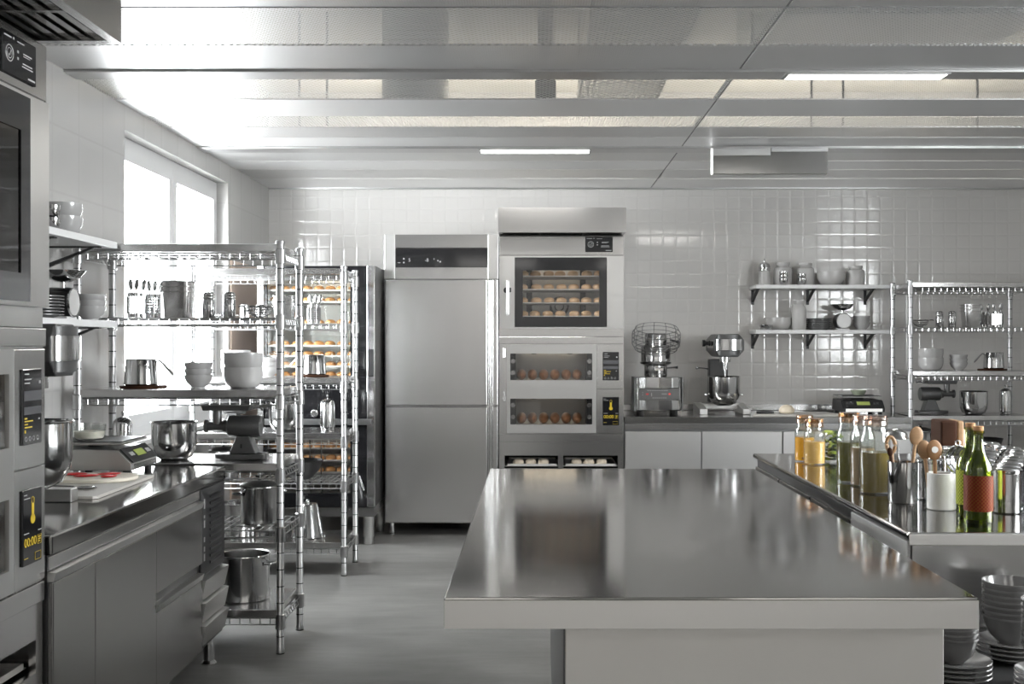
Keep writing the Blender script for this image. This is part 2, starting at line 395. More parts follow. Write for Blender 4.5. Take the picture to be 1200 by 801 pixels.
for y0, y1, k in bands:
    strip({'p': 'plain_panel', 'm': 'mesh_panel', 'o': 'open_mesh_panel', 'f': 'fine_mesh_panel'}[k], {'p': CEILT, 'm': MESH, 'o': MESHO, 'f': MESHF}[k], y0 + .001, y1 - .001)
for y0, y1 in ((5.22, 5.37), (7.28, 7.45)):
    MB().box(XL, XR, y0, y1, ZC - .012, ZC + .03, .004).build('cross_beam', CEILB, cl)
for y in (4.25, 5.376): MB().box(XL, XR, y - .003, y + .003, ZC - .002, ZC + .005).build('shadow_gap', GAP, cl)
MB().box(J - .006, J + .006, YF, YB - .005, ZC + .004, ZC + .03).build('shadow_gap', GAP, cl)
for y0, y1, x0, x1, s in ((4.06, 4.9, .2, 1.2, .5),):
    pass
struct('ceiling_slab', MB().box(XL - .2, XR + .2, YF - .2, YB + .2, VOID, VOID + .1), VOIDW, 'pale structural slab above the suspended ceiling', 'ceiling')
struct('trim_2', MB().box(XL, XR, YB - .03, YB - .001, ZC - .012, ZC + .02, .003), CEILB, 'thin steel edge strip where back wall meets ceiling', 'ceiling trim')
# lamps in the ceiling
def lamp(x0, x1, y0, y1, label, W=16, glow=None):
    t = thing('linear_lamp', label, 'ceiling lamp', ((x0 + x1) / 2, (y0 + y1) / 2, ZC - .012)); w, d = (x1 - x0) / 2, (y1 - y0) / 2
    MB().slab('z', -.008, -w - .012, w + .012, -d - .008, d + .008, [(-w, w, -d, d)], .0075).build('lamp_housing', CEILB, t)
    MB().box(-w, w, -d, d, -.006, -.001).build('diffuser', glow or GLOWW, t)
    l = bpy.data.lights.new('lamp_light', 'AREA'); l.shape = 'RECTANGLE'; l.size = 2 * w; l.size_y = 2 * d; l.energy = W; l.color = (1, .97, .92)
    o = bpy.data.objects.new('lamp_light', l); COL.objects.link(o); o.parent = t; o.location = (0, 0, -.012)
LAMP_W = 16
lamp(1.17, 1.9, 5.235, 5.335, 'white linear lamp set in the ceiling beam above the right counter')
lamp(-.35, .35, 7.3, 7.43, 'small white linear lamp in the ceiling in front of the oven tower')
for i, (x, y) in enumerate(((-.6, -.7), (1.6, -.7), (-.6, -1.6), (1.6, -1.6))):  # unseen fill lamps, added to brighten the front wall and front faces
    lamp(x - .6, x + .6, y - .3, y + .3, 'added white fill lamp in the ceiling behind the viewpoint, %s of four' % ORD[i], 7, GLOWS)
# hanging panel unit under the ceiling, right
t = thing('hanging_ceiling_unit', 'grey slim rectangular unit hanging from ceiling above right-hand shelves', 'ventilation unit', (1.50, 7.25, 2.49), 0)
MB().box(-.365, .365, .0, .05, 0, .165, .003).build('unit_casing', SHEETST, t)
MB().box(-.365, -.0, -.012, .001, .115, .165, .003).build('cover_strip', CEILB, t)
MB().box(.003, .365, -.012, .001, .14, .165, .003).build('cover_strip', CEILB, t)
MB().box(-.373, -.366, .0, .05, .0, .165, .001).build('window_lit_side', WHITE_L, t)  # no lamp: glowing sheet paints window light on the unit's left side
# inside the void, seen through the mesh
t = thing('round_air_duct', 'wide round grey air duct hanging above the ceiling mesh', 'air duct', (-.72, 6.85, 2.82))
MB().lathe([(0, .05), (.17, .05), (.2, 0), (.215, 0), (.215, .03), (.2, .04), (.2, .3), (.207, .305), (.207, .325), (.2, .33), (.2, .628), (0, .628)], n=36).build('duct_pipe', DUCT, t)
t = thing('pipe', 'slim vertical grey pipe with end cap above the ceiling mesh', 'pipe', (.06, 6.5, 2.8))
MB().cyl((0, 0, .1), .045, .549, 18).build('pipe_shaft', DUCT, t); MB().cyl((0, 0, 0), .06, .12, 20, b=.01).build('end_cap', DKSTEEL, t)
t = thing('perforated_cable_tray', 'grey cable tray with round holes lying above the ceiling mesh', 'cable tray', (.52, 6.2, 2.95))
MB().box(-.25, .25, -1.0, 1.05, 0, .004).build('tray_sheet', HOLEP, t)
for s in (-1, 1): MB().box(s * .25 - .004, s * .25 + .004, -1.0, 1.05, 0, .05).build('tray_side', DUCT, t)
for y in (-.8, .8): MB().tube([(-.25, y, .03), (-.25, y, .5)], .006).tube([(.25, y, .03), (.25, y, .5)], .006).build('hanger_rods', DKSTEEL, t)
t = thing('rectangular_air_duct', 'large rectangular grey air duct above ceiling mesh on the right', 'air duct', (1.75, 5.4, 2.93))
MB().box(-.6, .6, -1.3, 1.1, 0, .42, .01).build('duct_pipe', DUCT, t)
for y in (-1.0, -.2, .6): MB().slab('y', y - .015, -.615, .615, -.015, .435, [(-.6, .6, 0, .42)], .03).build('flange', DUCT, t)
for y in (-.9, .7): MB().tube([(-.5, y, .42), (-.5, y, .519)], .006).tube([(.5, y, .42), (.5, y, .519)], .006).build('hanger_rods', DKSTEEL, t)
for k, (x, y) in enumerate(((-1.45, 7.0), (-1.28, 7.0), (1.75, 7.2), (1.95, 7.2), (2.8, 7.2))):
    o = MB().cyl((0, 0, 0), .008, .76, 8).build('hanger_rod', DKSTEEL, loc=(x, y, ZC + .02))
    tag(o, ['thin dark hanger rod above mesh near the window end, outer', 'thin dark hanger rod above mesh left of the round duct', 'thin dark hanger rod above the mesh behind right lamp, first', 'thin dark hanger rod above the mesh behind right lamp, second',
            'thin dark hanger rod above the mesh at far right'][k], 'rod', 'hanger rods above the ceiling')

# ------------------------------------------------------------------ small crockery and cookware
def bowl_prof(r, h, th=.003, foot=.5):
    return [(0, 0), (r * foot, 0), (r * foot, .006), (r * .82, h * .42), (r * .97, h * .78), (r, h), (r - th, h), (r * .97 - th, h * .78), (r * .82 - th, h * .44), (r * .45, .012), (0, .012)]
def deep_prof(r, h, th=.004):
    return [(0, 0), (r * .62, 0), (r * .8, h * .1), (r * .95, h * .34), (r, h * .6), (r, h), (r - th, h), (r - th, h * .6), (r * .93 - th, h * .36), (r * .7, h * .13), (0, h * .1)]
def mk(nm, cat, prof, mat, n=32, **kw):
    def f(): return tag(MB().lathe(prof, n=n, **kw).build(nm, mat), '', cat)
    return f
def pot_canister():
    t = thing('steel_canister', '', 'canister')
    MB().lathe([(0, 0), (.042, 0), (.046, .004), (.046, .13), (0, .13)], n=32).build('canister_body', POLISH, t)
    MB().lathe([(.0465, .128), (.0475, .13), (.0475, .14), (.042, .146), (.036, .1475), (.034, .145), (.0, .143)], n=32).build('lid', POLISH, t)
    return t
def tall_canister():
    t = thing('steel_flask', '', 'canister')
    MB().lathe([(0, 0), (.038, 0), (.04, .006), (.037, .012), (.045, .02), (.045, .16), (.042, .172), (0, .172)], n=28).build('flask_body', POLISH, t)
    l = MB().lathe([(.042, .171), (.04, .18), (.026, .192), (.01, .198), (0, .198)], n=28).build('lid', POLISH, t)
    MB().lathe([(0, .197), (.004, .197), (.004, .207), (.008, .212), (.008, .218), (.003, .223), (0, .223)], n=14).build('knob', CHROME, l)
    return t
def cutlery_holder():
    t = thing('cutlery_holder', '', 'cutlery holder')
    m = MB(); n, rows = 20, 7; r, h = .036, .118
    m.lathe([(0, .002), (r, .002), (r, .022), (r - .0015, .022), (r - .0015, .004), (0, .004)], n=28)
    m.lathe([(r, .1), (r, h), (r - .0015, h), (r - .0015, .1)], n=28)
    for k in range(rows - 1):
        z = .022 + .078 * k / (rows - 1); 
        m.lathe([(r, z), (r, z + .006), (r - .0015, z + .006), (r - .0015, z)], n=28)
    for k in range(n):
        a = 2 * PI * k / n; 
        m.tube([(r * math.cos(a), r * math.sin(a), .02), (r * math.cos(a), r * math.sin(a), .1)], .0038, 4)
    m.build('perforated_cup', POLISH, t)
    return t
def spoon_set(x, y, z, where):
    for k, (a, tl, w) in enumerate(((.5, .16, 'leaning outward'), (2.4, -.1, 'upright'), (4.2, .14, 'leaning inward'))):
        M = Matrix.Translation((x + .012 * math.cos(a), y + .012 * math.sin(a), z + .008)) @ Matrix.Rotation(tl, 4, 'Y') @ Matrix.Rotation(.08 * (k - 1), 4, 'X')
        o = MB().tube([(0, 0, 0), (0, 0, .06), (0, 0, .125)], [.004, .003, .003], 6, M=M).sph((0, 0, .15), (.0115, .004, .027), 10, 8, M=M).build('spoon', POLISH)
        tag(o, 'steel spoon %s in %s' % (w, where), 'spoon', 'spoons in the cutlery holders')
def nested_pans():
    pass
def pan_mesh(a, b, h):
    """gastronorm pan: tapered, with a rolled rim"""
    m = MB(); rows = []
    def loop(hx, hy, z, r=.02):
        out = []
        for (sx, sy, a0) in ((1, 1, 0), (-1, 1, PI / 2), (-1, -1, PI), (1, -1, 1.5 * PI)):
            for k in range(4):
                q = a0 + k * PI / 6; out.append(m.bm.verts.new((sx * (hx - r) + r * math.cos(q), sy * (hy - r) + r * math.sin(q), z)))
        return out
    for hx, hy, z in ((.82 * a, .82 * b, 0), (.84 * a, .84 * b, .004), (a * .955, b * .955, h - .006), (a * 1.06, b * 1.06, h - .004), (a * 1.06, b * 1.06, h), (a * .95, b * .95, h), (.83 * a, .83 * b, .008)): rows.append(loop(hx, hy, z))
    for p, q in zip(rows, rows[1:]):
        for i in range(16): m.bm.faces.new((p[i], p[(i + 1) % 16], q[(i + 1) % 16], q[i]))
    m.bm.faces.new(rows[0]); m.bm.faces.new(rows[-1]); return m
def mk_pan(): return tag(pan_mesh(.066, .06, .125).build('steel_food_pan', STEEL), '', 'food pan')
def shaker():
    t = thing('steel_shaker', '', 'shaker')
    MB().lathe([(0, 0), (.027, 0), (.029, .003), (.029, .084), (.026, .09), (0, .09)], n=26).build('shaker_body', POLISH, t)
    MB().lathe([(.026, .089), (.028, .092), (.028, .1), (.0265, .102), (.028, .104), (.028, .112), (.02, .121), (0, .124)], n=26).build('screw_cap', STEEL, t)
    return t
def sieve():
    t = thing('wire_sieve', '', 'sieve')
    m = MB()
    for k in range(6):
        q = k / 6 * PI / 2; m.torus((0, 0, .052 - .05 * math.sin(q)), .06 * math.cos(q) + .002, .0013, 24, 4)
    for k in range(12):
        a = PI * k / 12; m.tube([(.06 * math.cos(b) * math.cos(a), .06 * math.cos(b) * math.sin(a), .052 - .05 * math.sin(b)) for b in [PI * j / 10 for j in range(11)]], .0012, 4)
    m.build('mesh_bowl', DKSTEEL, t)
    MB().torus((0, 0, .053), .062, .004, 30, 6).build('rim', POLISH, t)
    MB().tube([(-.062, 0, .053), (-.09, 0, .056), (-.1, .0, .052)], .004, 6).tube([(.062, 0, .053), (.078, .012, .05), (.078, -.012, .05), (.062, 0, .053)], .0025, 5).build('handle', POLISH, t)
    return t
def saucepan():
    t = thing('saucepan', '', 'saucepan')
    MB().lathe([(0, 0), (.07, 0), (.077, .008), (.074, .06), (.069, .118), (.072, .124), (.07, .125), (.066, .12), (.07, .06), (.07, .01), (0, .006)], n=36).build('pan_body', POLISH, t)
    h = MB().tube([(.069, 0, .108), (.085, 0, .118), (.102, 0, .104), (.14, 0, .062), (.15, 0, .05)], [.005, .005, .0055, .007, .005], 8).build('handle', POLISH, t)
    return t
def trivet(): return tag(MB().lathe([(0, 0), (.105, 0), (.108, .004), (.108, .008), (.104, .011), (0, .011)], n=36).build('round_trivet', WOODD), '', 'trivet')
def mixing_bowl(): return tag(MB().lathe([(0, 0), (.06, 0), (.085, .016), (.1, .05), (.103, .09), (.103, .172), (.107, .176), (.104, .178), (.1, .174), (.1, .09), (.096, .052), (.08, .02), (0, .008)], n=40).build('mixing_bowl', POLISH), '', 'mixing bowl')
def grinder(sx=1):
    """meat grinder, the spout towards -x when sx=1"""
    t = thing('meat_grinder', '', 'meat grinder')
    MB().prism([(.12 * math.cos(a) * (1 if math.cos(a) > 0 else 1.05) - .0, .06 * math.sin(a)) for a in [2 * PI * k / 24 for k in range(24)]], .003, .028, 'z', .006).box(-.02, .115, -.06, .06, .003, .028, .006).build('foot_plate', IRON, t)
    MB().prism([(sx * -.05, .028), (sx * .075, .028), (sx * .045, .11), (sx * -.015, .11)], -.042, .042, 'y', .004).build('pedestal', IRON, t)
    MB().box(sx * .008 - .004, sx * .008 + .004, -.046, -.04, .055, .075, .001).build('switch', BLACK, t)
    MB().lathe([(0, 0), (.04, 0), (.05, .008), (.052, .03), (.052, .145), (.048, .156), (0, .156)], (sx * -.065, 0, .155), 28, 'x', sc=(1, 1), M=None if sx > 0 else Matrix.Diagonal((1, 1, 1, 1)) @ Matrix.Translation((-.156 + .0, 0, 0))).build('motor_housing', IRON, t)
    q = lambda a: sx * a
    MB().tube([(q(-.06), 0, .155), (q(-.085), 0, .155), (q(-.0851), 0, .155), (q(-.16), 0, .155), (q(-.161), 0, .155), (q(-.172), 0, .155)], [.035, .03, .021, .021, .031, .031], 20).build('grinding_head', IRON, t)
    MB().tube([(q(-.115), 0, .165), (q(-.115), 0, .236)], .021, 16).build('feed_tube', DKSTEEL, t)
    MB().prism([(q(-.175), .262), (q(.06), .262), (q(.05), .232), (q(-.165), .232)], -.07, .07, 'y', .003).build('hopper_tray', IRON, t)
    MB().tube([(q(.055), .0, .248), (q(.09), 0, .25), (q(.12), 0, .248)], [.012, .01, .012], 10).build('pusher', POLISH, t)
    return t
def stock_pot(r, h, lid):
    t = thing('stock_pot', '', 'stock pot')
    MB().lathe([(0, 0), (r - .006, 0), (r, .006), (r, h - .012), (r + .004, h - .004), (r + .003, h), (r - .003, h - .002), (r - .004, h - .012), (r - .004, .012), (0, .01)], n=44).build('pot_body', POLISH, t)
    for s in (-1, 1):
        MB().box(s * r - .002, s * r + .002, -.032, .032, h * .76, h * .84, .001).tube([(s * r, -.028, h * .8), (s * (r + .03), -.026, h * .815), (s * (r + .036), -.015, h * .82), (s * (r + .036), .015, h * .82), (s * (r + .03), .026, h * .815), (s * r, .028, h * .8)], .0045, 6).build('handle', POLISH, t)
    if lid:
        l = MB().lathe([(r + .004, h + .001), (r + .005, h + .005), (r * .9, h + .012), (r * .5, h + .022), (0, h + .026)], n=44).build('lid', DKSTEEL if lid == 2 else POLISH, t)
        MB().lathe([(0, h + .025), (.008, h + .025), (.007, h + .035), (.02, h + .04), (.02, h + .048), (0, h + .05)], n=18).build('knob', BLKMAT, l)
    return t
def wok():
    t = thing('black_wok', '', 'wok')
    MB().lathe([(0, 0), (.05, 0), (.08, .018), (.115, .06), (.135, .115), (.139, .118), (.136, .121), (.131, .115), (.11, .062), (.075, .024), (0, .008)], n=40).build('wok_bowl', BLKMAT, t)
    MB().tube([(-.133, 0, .113), (-.17, 0, .122), (-.27, 0, .14)], [.009, .01, .012], 8).build('handle', BLKMAT, t)
    return t
def frying_pan():
    t = thing('frying_pan', '', 'frying pan')
    MB().lathe([(0, 0), (.085, 0), (.11, .034), (.114, .036), (.11, .038), (.083, .006), (0, .005)], n=36).build('pan_body', BLKMAT, t)
    MB().tube([(.108, 0, .032), (.15, 0, .045), (.25, 0, .06)], [.006, .006, .008], 8).build('handle', POLISH, t)
    return t
def bucket():
    t = thing('tapered_steel_pail', '', 'pail')
    MB().lathe([(.1, 0), (.104, .004), (.1, .012), (.064, .2), (.058, .208), (0, .21)], n=36).build('pail_body', POLISH, t)
    MB().tube([(.1, 0, .012), (.118, 0, .006), (.116, 0, .03), (.098, 0, .02)], .004, 6).build('ear', POLISH, t)
    MB().lathe([(0, .209), (.012, .209), (.012, .225), (.006, .235), (0, .235)], n=14).build('knob', POLISH, t)
    return t
BOWLS = mk('ceramic_bowl', 'bowl', bowl_prof(.066, .062), CERAM)
BOWLB = mk('large_ceramic_bowl', 'bowl', deep_prof(.092, .098), CERAM, 36)

# ------------------------------------------------------------------ wire racks and what stands on them
LEVELS = [(1.83, 1), (1.532, 0), (1.166, 1), (.831, 1), (.563, 0), (.166, 1)]
RW, RD = .925, .427
def make_rack(loc, label):
    t = thing('wire_rack', label, 'rack', loc, 0, 'chrome wire racks')
    for x in (0, RW):
        for y in (0, RD):
            pr = [(0, .0), (.019, .0), (.0195, .004), (.0195, .02), (.0172, .024), (.0172, 1.868), (.021, 1.868), (.021, 1.879), (.0165, 1.884), (0, 1.884)]
            MB().lathe(pr, (x, y, 0), 18).build('post', GPOST, t)
    for z, solid in LEVELS:
        m = MB(); dz = .034
        for zz in (z - .004, z - dz):
            m.tube([(0, 0, zz), (RW, 0, zz), (RW, RD, zz), (0, RD, zz)], .0036, 6, True)
        n = 20
        for k in range(1, n):
            x = RW * k / n
            m.tube([(x, 0, z - .004), (x, 0, z - dz)], .0026, 4); m.tube([(x, RD, z - .004), (x, RD, z - dz)], .0026, 4)
        for k in range(1, 9):
            y = RD * k / 9
            for x in (0, RW): m.tube([(x, y - .02, z - .004), (x, y + .02, z - dz)], .0026, 4)
        for k in range(1, 28 if not solid else 10):
            x = RW * k / (28 if not solid else 10); m.tube([(x, -.002, z - .002), (x, RD + .002, z - .002)], .0022, 4)
        for y in (RD * .33, RD * .67): m.tube([(0, y, z - .006), (RW, y, z - .006)], .003, 4)
        for x in (0, RW):
            for y in (0, RD): m.lathe([(.0168, z - .055), (.0235, z - .052), (.0225, z + .012), (.0168, z + .016)], (x, y, 0), 16)
        m.build('wire_shelf', WIRE, t)
        if solid:
            m = MB().box(.012, RW - .012, -.012, RD + .012, z + .001, z + .037, .003); m.build('solid_shelf', STEEL, t)
    return t
def rack(rx, ry, flip, label, who, lower):
    if 'rack' in FIRST: dup(FIRST['rack'], (rx, ry, 0), 0, label, 'chrome wire racks')
    else: FIRST['rack'] = make_rack((rx, ry, 0), label)
    fx = (lambda a: rx + (RW - a if flip else a)); s = -1 if flip else 1
    rz = PI if flip else 0
    y = ry + .19
    z2, z3, z4, z5, z6 = 1.533, 1.2035, .8685, .5645, .2035
    # second level
    for k, (a, yy, w) in enumerate(((.21, ry + .15, 'nearer'), (.245, ry + .3, 'farther'))):
        place('cutlery', cutlery_holder, (fx(a), yy, z2), '%s perforated steel cutlery holder full of spoons, %s' % (w, who), 0, 'cutlery holders')
        spoon_set(fx(a), yy, z2, '%s cutlery holder, %s' % (w, who))
    for k in range(3):
        place('pan', mk_pan, (fx(.4), y, z2 + .001 + k * .024), '%s of three nested steel food pans, %s' % (('bottom', 'middle', 'top')[k], who), 0, 'nested food pans')
    place('shaker', shaker, (fx(.55), y - .02, z2), 'ribbed-neck steel shaker next to the food pans, %s' % who, 0, 'steel shakers')
    place('shaker', shaker, (fx(.647), y - .02, z2), 'ribbed-neck steel shaker next to the sieve, %s' % who, 0, 'steel shakers')
    place('sieve', sieve, (fx(.785), y, z2), 'round dark wire-mesh sieve with bright rim, %s' % who, rz, 'wire sieves')
    # third level
    place('trivet', trivet, (fx(.235), y, z3), 'dark round wooden trivet under the saucepan, %s' % who, 0, 'round trivets')
    place('saucepan', saucepan, (fx(.224), y, z3 + .0115), 'polished steel saucepan with slanting handle on a round trivet, %s' % who, rz, 'saucepans on trivets')
    for k in range(3):
        place('bowls', BOWLS, (fx(.5), y - .02, z3 + k * .029), '%s of three small stacked white bowls, %s' % (('bottom', 'middle', 'top')[k], who), 0, 'small white bowls')
    for k in range(2):
        place('bowlb', BOWLB, (fx(.706), y, z3 + k * .068), '%s of two large stacked white bowls, %s' % (('lower', 'upper')[k], who), 0, 'large white bowls')
    # fourth level
    place('mixbowl', mixing_bowl, (fx(.39), y - .03, z4), 'deep polished steel mixing bowl on the shelf, %s' % who, 0, 'steel mixing bowls')
    o = place('grinder%d' % s, lambda: grinder(1), (fx(.705), y - .02, z4), 'dark cast-metal meat grinder with tray hopper, %s' % who, rz, 'meat grinders')
    place('flask', tall_canister, (fx(.135), y + .0, z4), 'slim steel canister with knobbed domed lid, %s' % who, 0, 'slim steel canisters')
    # lower levels
    if lower & 1: place('potlid', lambda: stock_pot(.088, .178, 2), (fx(.785), y, z5), 'tall lidded steel pot on the lower wire shelf, %s' % who, .5, 'tall lidded pots')
    if lower & 2: place('wok', wok, (fx(.3), y - .01, z5), 'black wok on the lower wire shelf, %s' % who, 0 if flip else PI, 'black woks')
    if lower & 4: place('bigpot', lambda: stock_pot(.115, .215, 0), (fx(.71), y + .02, z6), 'large open steel stock pot on the bottom shelf, %s' % who, -.25, 'open stock pots')
    if lower & 8: place('bucket', bucket, (fx(.26), y, z6), 'upturned tapered steel pail on the bottom shelf, %s' % who, -.3, 'upturned pails')
    if lower & 16: place('frypan', frying_pan, (fx(.5), y + .02, z5), 'black frying pan with steel handle beside the lidded pot, %s' % who, 2.4, 'frying pans')
rack(-2.087, 5.19, False, 'nearer chrome wire rack by the window, behind the left counter', 'nearer window rack', 1 | 2 | 4)
rack(-2.087, 6.921, True, 'farther chrome wire rack by the window, before the black bun oven', 'farther window rack', 2 | 8 | 1 | 4)
rack(2.815, 8.53, True, 'chrome wire rack against the back wall beside the wall shelves', 'back wall rack', 1 | 2)
# ------------------------------------------------------------------ helpers for panels with displays (front faces -y, local frame)
def bars(m, items, y):
    for x0, x1, z0, z1 in items: m.box(x0, x1, y - .0012, y, z0, z1)
    return m
def line_display(parent, x0, x1, z0, z1, y):
    p = MB().box(x0, x1, y - .006, y, z0, z1, .004).build('display', BLKGL, parent); w, h = x1 - x0, z1 - z0; y -= .006
    f = lambda u0, u1, v0, v1: (x0 + u0 * w, x0 + u1 * w, z1 - v1 * h, z1 - v0 * h)
    bars(MB(), [f(.08, .3, .06, .075), f(.08, .42, .13, .145), f(.08, .34, .18, .195), f(.82, .9, .16, .2), f(.8, .86, .66, .68)], y).build('status_lines', GREY_L, p)
    bars(MB(), [f(.05, .95, .29, .42), f(.05, .95, .5, .6)], y).build('grey_bars', DIM_L, p)
    bars(MB(), [f(.08, .5, .68, .695), f(.08, .2, .64, .66), f(.08, .46, .76, .775), f(.08, .24, .72, .735), f(.08, .13, .8, .84)], y).build('yellow_lines', YELL, p)
    m = MB()
    for k in range(4): m.torus((x0 + (.15 + .2 * k) * w, y - .0006, z1 - .92 * h), .006, .0009, 14, 4, 'y')
    m.build('icon_rings', GREY_L, p); return p
def timer_display(parent, x0, x1, z0, z1, y):
    p = MB().box(x0, x1, y - .006, y, z0, z1, .004).build('display', BLKGL, parent); w, h = x1 - x0, z1 - z0; y -= .006
    f = lambda u0, u1, v0, v1: (x0 + u0 * w, x0 + u1 * w, z1 - v1 * h, z1 - v0 * h)
    cx = x0 + .5 * w
    m = MB(); m.cyl((cx, y - .0012, z1 - .4 * h), .0135, .0012, 20, 'y'); m.box(cx - .0068, cx + .0068, y - .0012, y, z1 - .36 * h, z1 - .19 * h)
    m.build('thermometer_icon', YELL, p)
    m = MB(); m.tube([(cx - .0068, y - .0008, z1 - .19 * h), (cx - .0068, y - .0008, z1 - .12 * h), (cx, y - .0008, z1 - .105 * h), (cx + .0068, y - .0008, z1 - .12 * h), (cx + .0068, y - .0008, z1 - .19 * h)], .0011, 4)
    m.tube([(x0 + .05 * w, y - .0008, z1 - .9 * h), (x0 + .25 * w, y - .0008, z1 - .9 * h)], .001, 4)
    for q in ((.76, .94, .64, .76), (.62, .92, .86, .96)):
        a, b, c, d = f(*q); m.tube([(a, y - .0008, c), (b, y - .0008, c), (b, y - .0008, d), (a, y - .0008, d)], .0009, 4, True)
    m.build('icon_outlines', YELL, p)
    bars(MB(), [f(.05, .3, .57, .58), f(.78, .95, .57, .58), f(.05, .2, .06, .07), f(.05, .35, .11, .12)], y).build('status_lines', GREY_L, p)
    bars(MB(), [f(.79, .91, .66, .675), f(.79, .91, .69, .705), f(.79, .88, .72, .735)], y).build('yellow_lines', YELL, p)
    text('00:00', h * .165, (x0 + .37 * w, y - .001, z1 - .7 * h), YELL, p, 'clock_digits'); return p
def dial_display(parent, x0, x1, z0, z1, y):
    p = MB().box(x0, x1, y - .006, y, z0, z1, .003).build('display', BLKGL, parent); w, h = x1 - x0, z1 - z0; y -= .006
    f = lambda u0, u1, v0, v1: (x0 + u0 * w, x0 + u1 * w, z1 - v1 * h, z1 - v0 * h)
    MB().torus((x0 + .2 * w, y - .0008, z1 - .5 * h), .19 * h, .0016, 28, 4, 'y').torus((x0 + .2 * w, y - .0008, z1 - .5 * h), .12 * h, .0011, 24, 4, 'y').tube([(x0 + .175 * w, y - .0008, z1 - .52 * h), (x0 + .195 * w, y - .0008, z1 - .56 * h), (x0 + .235 * w, y - .0008, z1 - .43 * h)], .0012, 4).build('dial_icon', GREY_L, p)
    bars(MB(), [f(.05, .25, .1, .13), f(.42, .62, .12, .14), f(.6, .85, .34, .37), f(.6, .8, .4, .42), f(.58, .86, .58, .61), f(.56, .88, .65, .68), f(.42, .46, .5, .56), f(.42, .46, .34, .4), f(.74, .95, .88, .92), f(.3, .33, .08, .13)], y).build('status_lines', GREY_L, p)
    return p

# ------------------------------------------------------------------ bread
def mk_bun(): return tag(MB().lathe([(0, 0), (.028, 0), (.036, .006), (.0385, .014), (.034, .026), (.02, .035), (0, .038)], n=18).build('bun', BUN), '', 'bun')
def mk_bunp(): return tag(MB().lathe([(0, 0), (.03, 0), (.038, .007), (.041, .018), (.037, .031), (.023, .041), (0, .0445)], n=18).build('bun', BUNP), '', 'bun')
def mk_loaf(): return tag(MB().sph((0, 0, .041), (.037, .13, .041), 16, 12).build('loaf', LOAF), '', 'loaf')
def mk_dough(): return tag(MB().lathe([(0, 0), (.03, 0), (.04, .008), (.042, .02), (.036, .035), (.02, .044), (0, .046)], n=20).build('dough_ball', DOUGH), '', 'dough ball')

